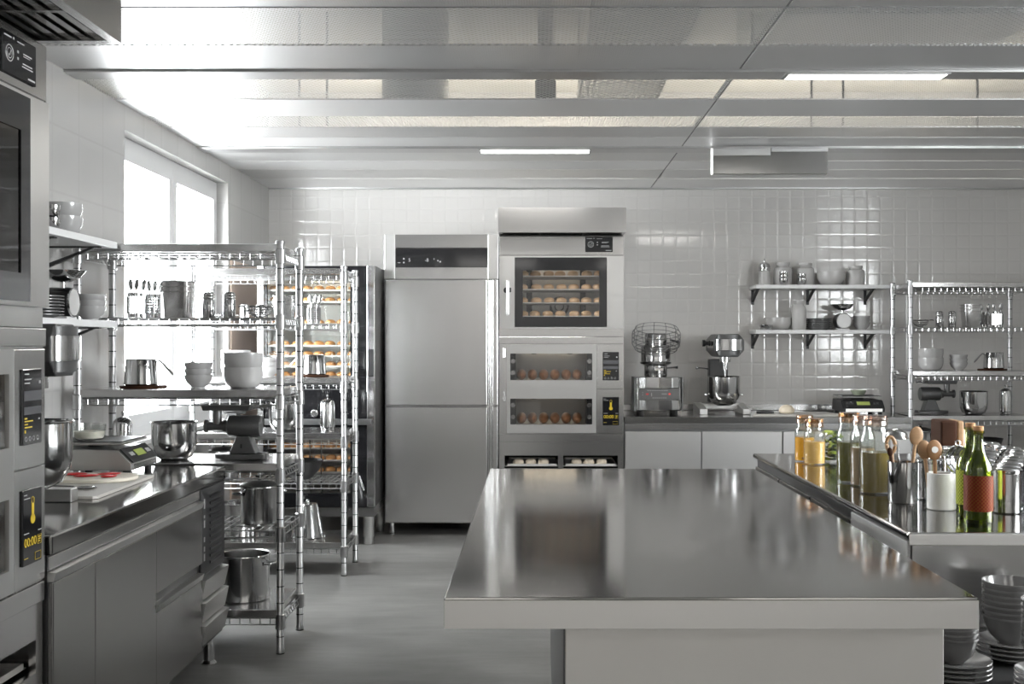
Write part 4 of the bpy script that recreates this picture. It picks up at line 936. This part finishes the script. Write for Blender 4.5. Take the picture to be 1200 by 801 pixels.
# upper left wall shelf
for k in range(2): place('bowlb2', mk('shelf_bowl', 'bowl', [(0, 0), (.04, 0), (.06, .012), (.076, .045), (.078, .08), (.074, .08), (.071, .046), (.055, .018), (0, .01)], CERGR, 32), (XL + .272 - .11, 4.83, Z1 + .055 * k), '%s of two grey bowls on the upper left wall shelf' % ('lower', 'upper')[k], 0, 'grey bowls on the left shelf')
for k in range(2): place('cup', mk_cup, (XL + .272 - .07, 4.62, Z1 + k * .05), '%s steel cup on the upper left wall shelf' % ('bottom', 'top')[k], 0, 'stacked steel cups')
o = mk('wide_bowl', 'bowl', bowl_prof(.085, .13), CERGR, 34)(); o.location = (XL + .09, 4.63, Z1); o['label'] = 'deep grey bowl behind the steel cups on the left wall shelf'

# ------------------------------------------------------------------ scales, mixers, juicer, boards
def digital_scale(kind):
    t = thing('digital_scale', '', 'digital scale')
    MB().prism([(-.0, .02), (-.0, .05), (.055, .105), (.31, .112), (.335, .02)], -.16, .16, 'x', .004, Matrix.Identity(4)).build('scale_body', STEELV if kind == 'steel' else BLKMAT, t)
    c = MB().prism([(-.0015, .051), (.054, .107), (.05, .111), (-.006, .055)], -.15, .15, 'x', .001).build('sloping_console', BLKMAT, t)
    a = math.atan2(.056, .0555)
    M = Matrix.Translation((0, .022, .0835)) @ Matrix.Rotation(a, 4, 'X')
    MB().box(-.05, .05, -.017, .017, .0015, .004, .001, M).build('lcd_screen', LCDG, c)
    m = MB()
    for x in (-.11, -.085, .085, .11): m.box(x - .009, x + .009, -.01, .01, .0015, .005, .002, M)
    m.build('buttons', GREY_L if kind == 'steel' else DIM_L, c)
    MB().box(-.14, .14, -.004, -.0005, .022, .046, .001).build('front_plate', EDGEST if kind != 'steel' else STEEL, t)
    MB().box(-.155, .155, .04, .335, .125, .137, .006).build('weighing_platform', STEELV, t)
    MB().box(-.15, .15, .045, .33, .1375, .1405, .002).build('platform_mat', BLKMAT, t)
    MB().cyl((0, .19, .11), .05, .0148, 20).build('load_post', BLKMAT, t)
    for x in (-.13, .13):
        for y in (.03, .29): MB().cyl((x, y, 0), .016, .0198, 14).build('foot', RUBBER, t)
    return t
o = digital_scale('steel'); o.location = (-1.675, 4.88, CZ + .0005); o.rotation_euler = (0, 0, PI / 2); o['label'] = 'steel-cased digital scale with green screen on the left counter'
o = digital_scale('black'); o.location = (X(1009.5, 8.75), 8.68, CZ + .0005); o['label'] = 'black digital scale with green screen on the back counter'
t = thing('glass_dish', 'round clear glass dish of cream on the steel-cased scale', 'dish', (-1.90, 4.85, CZ + .1415))
MB().lathe([(0, 0), (.056, 0), (.064, .012), (.068, .064), (.066, .065), (.061, .014), (0, .004)], n=36).build('dish_wall', GLASS, t)
MB().lathe([(0, .0045), (.054, .0045), (.0605, .014), (.063, .034), (0, .035)], n=36).build('cream', CREAM, t)
o = mk('green_glazed_bowl', 'bowl', [(0, 0), (.035, 0), (.05, .012), (.06, .036), (.063, .04), (.058, .039), (.047, .015), (0, .008)], CLAY, 32)(); o.location = (X(1009, 8.8), 8.87, CZ + .1415); o['label'] = 'small green-glazed bowl on the black digital scale'
def mixer():
    t = thing('stand_mixer', '', 'mixer')
    b = MB()
    for s in (-1, 1): b.prism([(-.2, .0), (.16, .0), (.16, .075), (.1, .075), (-.12, .045), (-.2, .045)], s * .165 - .03, s * .165 + .03, 'x', .003)
    b.box(-.15, .15, .04, .2, .03, .075, .004).build('forked_base', STEELV, t)
    MB().prism([(.14, .076), (.23, .076), (.2, .42), (.11, .42)], -.075, .075, 'x', .01).build('column', IRON, t)
    bw = MB().lathe([(0, .065), (.05, .066), (.09, .085), (.116, .13), (.122, .17), (.122, .285), (.127, .289), (.123, .292), (.118, .286), (.117, .17), (.11, .13), (.085, .092), (0, .073)], (0, -.13, 0), 40).build('mixing_bowl', POLISH, t)
    for s in (-1, 1): MB().cyl((s * .122, -.13, .15), .014, .02, 12, 'x', r2=.01).sph((s * .138, -.13, .15), .012).build('bowl_pin', CHROME, bw)
    MB().prism([(-.065, .44), (-.11, .49), (-.11, .57), (-.07, .615), (.08, .615), (.12, .57), (.12, .49), (.075, .44)], -.225, .19, 'y', .006, Matrix.Translation((.02, 0, 0))).build('head_housing', IRON, t)
    MB().prism([(.02 + .105 * math.cos(q), -.222 - .04 * math.sin(q)) for q in [PI * k / 12 for k in range(13)]], .492, .575, 'z').build('polished_nose', POLISH, t)
    MB().prism([(.02 + .09 * math.cos(q), -.222 - .032 * math.sin(q)) for q in [PI * k / 12 for k in range(13)]], .576, .606, 'z').prism([(.02 + .085 * math.cos(q), -.222 - .03 * math.sin(q)) for q in [PI * k / 12 for k in range(13)]], .455, .491, 'z').build('nose_caps', IRON, t)
    MB().prism([(-.112, .508), (-.112, .568), (-.1, .568), (-.1, .508)], -.2, .1, 'y', .002, Matrix.Translation((.02, 0, 0))).prism([(.122, .508), (.122, .568), (.112, .568), (.112, .508)], -.2, .1, 'y', .002, Matrix.Translation((.02, 0, 0))).build('side_trim', POLISH, t)
    MB().lathe([(0, 0), (.026, 0), (.026, .02), (.016, .03), (.016, .045), (.022, .05), (.022, .06), (0, .06)], (-.155, -.06, .545), 18, 'x').build('attachment_hub', BLACK, t)
    MB().cyl((.01, -.13, .40), .042, .06, 24).cyl((.01, -.13, .34), .022, .062, 18).cyl((.01, -.13, .15), .009, .19, 10).build('drive_shaft', POLISH, t)
    MB().tube([(.01 + .07 * math.cos(q), -.13, .19 + .08 * math.sin(q)) for q in [PI * .5 + 2 * PI * k / 18 for k in range(18)]], .006, 6, True).build('beater', POLISH, t)
    MB().tube([(-.075, .15, .34), (-.14, .12, .35), (-.17, .1, .35)], .006, 8).sph((-.175, .1, .35), .013).build('lift_lever', CHROME, t)
    return t
o = place('mixer', mixer, (X(847, 8.8), 8.88, CZ + .0005), 'stand mixer with steel bowl on the back counter', 0, 'stand mixers')
place('mixer', mixer, (-1.805, 3.80, CZ + .0005), 'stand mixer with steel bowl on the left counter by the ovens', PI / 2, 'stand mixers')
# juicer / food processor
t = thing('juicer', 'tall steel juicer with wire fruit basket on the back counter', 'juicer', (X(772, 8.72), 8.72, CZ + .0005))
w = .182
MB().box(-w + .012, w - .012, .0, .3, .03, .285, .01).build('housing', STEEL, t)
MB().lathe([(0, 0), (.4, 0), (.4, .066), (0, .066)], (0, .37, .2), 60).bm.free() if 0 else None
for z0, z1 in ((.2, .284), (.032, .112)):
    MB().prism([(-w, .02), (-w + .03, -.01), (-.1, -.028), (0, -.034), (.1, -.028), (w - .03, -.01), (w, .02), (w, .05), (-w, .05)], z0, z1, 'z', .004).build('bowed_band', POLISH, t)
for s in (-w, w): MB().box(s - .006, s + .006, .0, .25, .02, .285, .004).build('side_cheek', DKSTEEL, t)
cp = MB().box(-w + .03, w - .025, -.02, .0, .113, .199, .002).build('control_panel', DKSTEEL, t)
bars(MB(), [(-.09 + .018 * k, -.078 + .018 * k, .181, .187) for k in range(9)] + [(-.05 + .016 * k, -.04 + .016 * k, .124, .13) for k in range(7)] + [(-.13, -.12, .165, .169), (-.13, -.12, .148, .152), (-.06, -.054, .14, .165), (.02, .06, .155, .16)], -.0205).build('panel_marks', GREY_L, cp)
bars(MB(), [(-.1, -.08, .15, .162), (.07, .09, .152, .162)], -.0205).cyl((.08, -.0225, .157), .009, .002, 14, 'y').build('red_marks', RED_L, cp)
for x in (-.13, .13):
    for y in (.03, .26): MB().cyl((x, y, 0), .018, .0295, 14).build('foot', RUBBER, t)
MB().lathe([(0, .286), (.085, .286), (.09, .3), (.09, .37), (.12, .385), (.125, .4), (.115, .405), (.115, .52), (.108, .53), (.086, .53), (.086, .61), (.08, .622), (0, .622)], (-.01, .12, 0), 36).build('juicing_drum', POLISH, t)
MB().box(-.035, .035, -.02, .03, .33, .36, .006).tube([(0, 0, .35), (0, -.015, .31), (0, -.02, .288)], [.018, .016, .012], 12).build('spout', CHROME, t)
MB().tube([(.06, .05, .355), (.12, .03, .36), (.15, .03, .36)], [.006, .007, .012], 8).tube([(.1, .12, .57), (.14, .1, .56), (.165, .09, .55)], [.006, .008, .014], 8).build('lever', BLACK, t)
m = MB(); M = Matrix.Translation((-.005, .14, .585)) @ Matrix.Rotation(.3, 4, 'X')
for rr, z in ((.165, -.085), (.185, -.05), (.187, -.018), (.187, .014), (.185, .046), (.165, .08)): m.torus((0, 0, z), rr, .0024, 40, 5, M=M)
for k in range(12):
    a = 2 * PI * k / 12; c, s = math.cos(a), math.sin(a)
    m.tube([(.1 * c, .1 * s, -.09), (.165 * c, .165 * s, -.085), (.187 * c, .187 * s, -.04), (.187 * c, .187 * s, .04), (.165 * c, .165 * s, .08)], .0024, 5, M=M)
m.build('wire_basket', DKSTEEL, t)

# boards on the left counter
o = MB().prism([(-2.03, 4.01), (-1.56, 4.01), (-1.545, 4.025), (-1.56, 4.66), (-2.03, 4.66)], CZ + .0005, CZ + .012, 'z', .002).build('cutting_board', BOARDG); tag(o, 'large grey cutting board with clipped corner lying on the left counter', 'cutting board')
o = MB().prism([(-1.99, 4.37), (-1.70, 4.365)] + [(-1.70 + .125 * math.sin(q), 4.497 - .132 * math.cos(q)) for q in [PI * k / 14 for k in range(1, 14)]] + [(-1.70, 4.629), (-1.99, 4.625)], CZ + .0125, CZ + .025, 'z', .003).build('round_ended_board', BOARD); tag(o, 'cream round-ended board with red meat lying on the grey board', 'cutting board')
for k, (x, y, a, l) in enumerate(((-1.83, 4.53, .3, .045), (-1.765, 4.475, .5, .05), (-1.70, 4.54, .4, .045), (-1.67, 4.455, .8, .033))):
    M = Matrix.Translation((x, y, CZ + .0255)) @ Matrix.Rotation(a, 4, 'Z')
    o = MB().sph((0, 0, .005), (l, .022, .005), 16, 8, M=M).build('meat_slice', MEAT)
    tag(o, '%s raw red meat slice on the cream board, counting from the mixer' % ORD[k], 'meat', 'meat slices')
t = thing('serving_spoon', 'steel serving spoon lying on the grey cutting board', 'spoon', (-1.66, 4.2, CZ + .0125), .12)
MB().sph((0, 0, .006), (.042, .024, .006), 18, 8).build('spoon_head', POLISH, t)
MB().tube([(-.04, 0, .007), (-.1, 0, .012), (-.2, 0, .008)], [.006, .0045, .007], 8).build('handle', POLISH, t)
# back counter board, knife, dough
t0 = MB().prism([(X(878, 8.6), 8.46), (X(985, 8.6), 8.46), (X(975, 8.6), 8.8), (X(892, 8.6), 8.8)], CZ + .0005, CZ + .016, 'z', .003).build('cutting_board', BOARDG); tag(t0, 'wide grey-brown cutting board on the back counter beside the black scale', 'cutting board')
t = thing('chef_knife', 'black-handled knife lying on the back counter cutting board', 'knife', (X(905, 8.6), 8.55, CZ + .0165), .05)
MB().prism([(0, -.015), (.05, -.014), (.09, .012), (0, .012)], 0, .003, 'z').build('blade', POLISH, t)
MB().tube([(0, 0, .009), (-.06, 0, .011), (-.13, 0, .009)], [.009, .011, .009], 10).build('black_handle', BLACK, t)
o = MB().lathe([(0, 0), (.045, 0), (.058, .012), (.056, .035), (.04, .055), (.018, .064), (0, .066)], n=26).build('dough_ball', DOUGH, loc=(X(922, 8.6), 8.6, CZ + .0165)); tag(o, 'large round dough ball on the back counter cutting board', 'dough ball')

# ------------------------------------------------------------------ right counter: jars, crocks, canisters, bottles
def D_of(py): return (EYE - CZ) * FOC / (py - VY)
def mason(name, label, px, d, r, h, fill, liq, lid=True, bits=None, lidmat=LIDP):
    t = thing(name, label, 'jar', (X(px, d), d, CZ + .0005)); hb = h - .035
    MB().lathe([(0, 0), (r * .9, 0), (r, .008), (r, hb * .76), (r * .97, hb * .82), (r * .82, hb * .9), (r * .78, hb * .94), (r * .78, hb), (r * .75, hb), (r * .75, hb * .93), (r * .79, hb * .89), (r * .93, hb * .81), (r * .95, hb * .75), (r * .95, .01), (0, .006)], n=36).build('jar_glass', GLASS, t)
    if liq:
        c = MB().lathe([(0, .0065), (r * .92, .0065), (r * .94, .012), (r * .94, hb * fill), (0, hb * fill)], n=36).build('contents', liq, t)
        if bits:
            m = MB()
            for k in range(14):
                a, q = R.uniform(0, 6.28), r * R.uniform(.2, .8); m.sph((q * math.cos(a), q * math.sin(a), hb * fill * .0 + .013 + R.uniform(0, .012)), R.uniform(.006, .01), 7, 5)
            m.build('spices', bits, t).location = (0, -r * .16, 0) if 0 else (0, 0, 0)
    if lid:
        l = MB().lathe([(0, hb + .035), (r * .78, hb + .035), (r * .83, hb + .032), (r * .83, hb + .018), (r * .81, hb + .016), (r * .83, hb + .014), (r * .83, hb - .004), (r * .79, hb - .004)], n=36).build('lid', lidmat, t)
    return t
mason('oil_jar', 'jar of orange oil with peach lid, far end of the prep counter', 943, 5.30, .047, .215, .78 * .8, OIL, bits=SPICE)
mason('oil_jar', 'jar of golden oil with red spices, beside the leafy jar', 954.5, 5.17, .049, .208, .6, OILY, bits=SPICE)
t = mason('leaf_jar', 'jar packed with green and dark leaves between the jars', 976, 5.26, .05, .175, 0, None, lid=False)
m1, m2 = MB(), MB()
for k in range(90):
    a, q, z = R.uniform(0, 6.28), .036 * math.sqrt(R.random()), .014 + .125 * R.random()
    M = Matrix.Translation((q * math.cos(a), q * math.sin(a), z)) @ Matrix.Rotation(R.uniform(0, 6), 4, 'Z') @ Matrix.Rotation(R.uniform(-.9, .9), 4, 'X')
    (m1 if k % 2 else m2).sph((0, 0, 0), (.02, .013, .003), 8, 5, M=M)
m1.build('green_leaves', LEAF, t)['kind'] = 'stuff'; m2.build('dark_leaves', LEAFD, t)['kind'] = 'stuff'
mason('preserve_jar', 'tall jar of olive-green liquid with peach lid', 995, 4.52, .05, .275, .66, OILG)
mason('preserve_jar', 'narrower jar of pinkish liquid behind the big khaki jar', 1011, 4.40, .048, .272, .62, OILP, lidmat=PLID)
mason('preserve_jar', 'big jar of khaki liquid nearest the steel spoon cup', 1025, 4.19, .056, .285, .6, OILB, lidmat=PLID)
t = thing('utensil_cup', 'shiny steel cup of wooden spoons next to the khaki jar', 'utensil cup', (X(1058, 3.94), 3.94, CZ + .0005))
MB().lathe([(0, 0), (.046, 0), (.05, .006), (.051, .138), (.052, .142), (.049, .14), (.047, .008), (0, .005)], n=40).build('cup_wall', POLISH, t)
cx_, cy_ = X(1058, 3.94), 3.94
def spoon(name, label, cx, cy, a, tilt, ln, mat, hw, hh, rim=.04, hole=False, sticker=False):
    M = Matrix.Translation((cx + rim * math.cos(a) * .2, cy + rim * math.sin(a) * .2, CZ + .012)) @ Matrix.Rotation(a, 4, 'Z') @ Matrix.Rotation(tilt, 4, 'Y')
    Q = M @ Matrix.Rotation(-a, 4, 'Z')
    t = tag(MB().tube([(0, 0, 0), (0, 0, ln * .5), (0, 0, ln)], [.007, .006, .0065], 8, M=Q).build(name, mat), label, 'spoon', 'wooden utensils')
    if hole: MB().tube([(hw * .8 * math.cos(q), 0, ln + hh * .9 + hh * math.sin(q)) for q in [2 * PI * k / 20 for k in range(20)]], .007, 6, True, M=Q).build('slotted_head', mat, t)
    else: MB().sph((0, 0, ln + hh * .9), (hw, .006, hh), 20, 12, M=Q).build('spoon_head', mat, t)
    if sticker: MB().cyl((0, -.0075, ln + hh * .95), .011, .001, 18, 'y', M=Q).build('sticker', PAPER, t)
    return t
spoon('wooden_spoon', 'brown wooden spoon leaning right in the shiny steel cup', cx_ + .01, cy_, 0, .13, .19, WOODL, .024, .033)
spoon('wooden_spoon', 'slotted wooden spoon leaning left in the shiny steel cup', cx_ - .016, cy_ - .004, PI, .1, .165, WOODL, .018, .027, hole=True)
spoon('wooden_spoon', 'dark thin wooden spoon at back of the shiny steel cup', cx_ - .02, cy_ - .01, PI, .12, .15, WOODD, .01, .016)
t = thing('ladle', 'big shiny steel ladle bowl-up in the steel cup', 'ladle', (cx_ + .002, cy_ + .032, CZ + .012))
MB().tube([(0, 0, 0), (-.006, .0, .12), (-.012, .0, .2)], .004, 8).build('ladle_handle', POLISH, t)
MB().lathe([(0, .028), (.02, .024), (.036, .01), (.042, -.008), (.04, -.009), (.034, .006), (.018, .019), (0, .023)], (-.014, 0, .215), 28).build('ladle_bowl', POLISH, t)
t = thing('crock', 'matt white crock of wooden spoons in front of the steel cup', 'crock', (X(1103, 3.78), 3.78, CZ + .0005))
MB().lathe([(0, 0), (.043, 0), (.046, .003), (.046, .119), (.044, .121), (.042, .119), (.042, .006), (0, .004)], n=40).build('crock_wall', CROCK, t)
cx_, cy_ = X(1103, 3.78), 3.78
spoon('wooden_spoon', 'wooden spoon with round white sticker in the white crock', cx_ - .012, cy_ - .012, PI, .04, .155, WOODM, .026, .034, sticker=True)
spoon('wooden_spoon', 'pale wooden spoon behind the stickered spoon in the white crock', cx_ - .024, cy_ + .012, PI, .11, .155, WOODL, .023, .033)
t = thing('steel_ladle', 'round shiny steel ladle with hanging ring leaning in the white crock', 'ladle', (cx_ + .05, cy_ - .012, CZ + .165))
M = Matrix.Rotation(PI / 2 - .2, 4, 'X') @ Matrix.Rotation(.25, 4, 'Y')
MB().lathe([(0, -.024), (.02, -.021), (.036, -.011), (.046, .002), (.049, .006), (.046, .007), (.034, -.006), (.018, -.016), (0, -.019)], n=36, M=M).build('ladle_bowl', POLISH, t)
MB().torus((0, 0, .055), .008, .0025, 16, 6, 'y').build('hanging_ring', CHROME, t)
MB().tube([(-.012, .012, -.044), (-.03, .014, -.1), (-.042, .012, -.15)], .004, 8).build('ladle_handle', POLISH, t)
# wooden boards / blocks behind
for k, (px, d, w2, dd, h, mt, lb) in enumerate(((1106, 4.55, .033, .06, .245, WOODD, 'dark brown upright wooden board behind the white crock'), (1119.5, 4.6, .014, .06, .24, WOODL, 'lighter upright wooden board beside the dark board'))):
    o = MB().box(X(px, d) - w2, X(px, d) + w2, d - dd, d + dd, CZ + .0005, CZ + h, .008, seg=3).build('upright_board', mt); tag(o, lb, 'wooden board')
o = MB().lathe([(0, 0), (.022, 0), (.024, .004), (.024, .165), (.018, .178), (.018, .2), (0, .2)], n=22).build('pale_shaker', prin('pinkish_plastic', (.7, .5, .48), .4), loc=(X(1127.5, 4.62), 4.62, CZ + .0005)); tag(o, 'small pinkish shaker beside the upright wooden boards', 'shaker')
def bottle(label, px, d, liq, net, h=.29, r=.0425):
    t = thing('corked_bottle', label, 'bottle', (X(px, d), d, CZ + .0005))
    MB().lathe([(0, .004), (r * .6, 0), (r * .93, .0), (r, .006), (r, h * .54), (r * .95, h * .6), (r * .52, h * .73), (r * .38, h * .8), (r * .36, h * .94), (r * .43, h * .945), (r * .43, h * .975), (r * .32, h * .975), (r * .32, h * .8), (r * .45, h * .73), (r * .9, h * .59), (r * .93, .01), (0, .01)], n=40).build('bottle_glass', GREENGL, t)
    MB().lathe([(r * 1.012, h * .13), (r * 1.02, h * .135), (r * 1.02, h * .5), (r * 1.012, h * .505)], n=40).build('woven_net', net, t)
    MB().lathe([(0, .011), (r * .9, .011), (r * .91, h * .5), (r * .86, h * .56), (r * .43, h * .72), (r * .26, h * .8), (r * .26, h * .84), (0, h * .84)], n=32).build('contents', liq, t)
    MB().lathe([(0, h * .93), (r * .3, h * .93), (r * .36, h * .985), (r * .36, h * 1.02), (0, h * 1.02)], n=20).build('cork', CORK, t)
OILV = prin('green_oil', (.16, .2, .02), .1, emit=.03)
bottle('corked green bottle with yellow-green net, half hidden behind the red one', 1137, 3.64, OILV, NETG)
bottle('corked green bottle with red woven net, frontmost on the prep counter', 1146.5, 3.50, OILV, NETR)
# canisters
n = 0
for rI, (d, xs) in enumerate(((3.70, (1.535, 1.645)), (3.81, (1.585, 1.695)), (3.92, (1.53, 1.64, 1.75)), (4.03, (1.585, 1.695, 1.805)), (4.14, (1.53, 1.64, 1.75)), (4.27, (1.585, 1.7, 1.81)), (4.42, (1.62, 1.73, 1.84)))):
    for k, x in enumerate(xs):
        place('canister', pot_canister, (x + R.uniform(-.006, .006), d + R.uniform(-.006, .006), CZ + .0005), '%s polished lidded canister from the left in the %s row from the front' % (ORD[k], ORD[rI]), R.uniform(0, 6), 'polished canisters on the prep counter')
place('canister', pot_canister, (X(1089, 4.02), 4.02, CZ + .0005), 'polished lidded canister between the steel cup and the white crock', 0, 'polished canisters on the prep counter')
place('canister', pot_canister, (1.84, 4.62, CZ + .0005), 'polished lidded canister at the back beyond the pinkish shaker', 0, 'polished canisters on the prep counter')

# ------------------------------------------------------------------ light
wd = bpy.data.worlds.new('world'); SC.world = wd; wd.use_nodes = True
bg = wd.node_tree.nodes['Background']; bg.inputs[0].default_value = (.97, .985, 1, 1); bg.inputs[1].default_value = 36.0
def portal(loc, rot, sx_, sy_):
    l = bpy.data.lights.new('window_daylight', 'AREA'); l.shape = 'RECTANGLE'; l.size = sx_; l.size_y = sy_; l.cycles.is_portal = True
    o = bpy.data.objects.new('window_daylight', l); COL.objects.link(o); o.location = loc; o.rotation_euler = rot
portal((XL - .19, (WY0 + WY1) / 2, (WZ0 + WZ1) / 2), (0, -PI / 2, 0), WZ1 - WZ0, WY1 - WY0)
portal((XR + .19, (VY0 + VY1) / 2, (VZ0 + VZ1) / 2), (0, PI / 2, 0), VZ1 - VZ0, VY1 - VY0)
def void_lamp(x, y, w):
    t = thing('void_tube_lamp', 'tube lamp above the suspended ceiling lighting the slab', 'lamp', (x, y, 2.74))
    MB().tube([(-w, 0, 0), (w, 0, 0)], .015, 10).build('tube', GLOWW, t)
    l = bpy.data.lights.new('lamp_light', 'AREA'); l.shape = 'RECTANGLE'; l.size = 2 * w; l.size_y = .08; l.energy = VOID_W; l.color = (1, .95, .86)
    o = bpy.data.objects.new('lamp_light', l); COL.objects.link(o); o.parent = t; o.location = (0, 0, .03); o.rotation_euler = (PI, 0, 0)
VOID_W = 20
for i, (x, y) in enumerate(((-1.2, 8.6), (.3, 8.6), (1.9, 8.6), (3.3, 8.6))): void_lamp(x, y, .5)
for i, o in enumerate([o for o in bpy.data.objects if o.name.startswith('void_tube_lamp')]):
    o['label'] = ['tube lamp above the ceiling mesh near the left window', 'tube lamp above the ceiling mesh over the oven tower', 'tube lamp above the mesh over the wall shelves', 'tube lamp above the mesh at the far right corner', 'tube lamp above the ceiling by the left wall shelf', 'tube lamp above ceiling right of the rectangular duct'][i]

# ------------------------------------------------------------------ camera and view
cam = bpy.data.cameras.new('camera'); co = bpy.data.objects.new('camera', cam); COL.objects.link(co)
cam.sensor_width = 36; cam.lens = 36 * FOC / 1200; cam.shift_x = (600 - VX) / 1200; cam.shift_y = 0; cam.clip_end = 100
co.location = (0, 0, EYE); co.rotation_euler = (PI / 2, 0, 0); SC.camera = co
SC.view_settings.view_transform = 'Standard'; SC.view_settings.look = 'None'; SC.view_settings.gamma = 1; SC.view_settings.use_curve_mapping = False
SC.view_settings.exposure = -0.08
SC.cycles.max_bounces = 10; SC.cycles.diffuse_bounces = 5; SC.cycles.glossy_bounces = 6; SC.cycles.transparent_max_bounces = 24; SC.cycles.sample_clamp_indirect = 12; SC.cycles.use_denoising = True
SC.cycles.caustics_reflective = True; SC.cycles.blur_glossy = .3
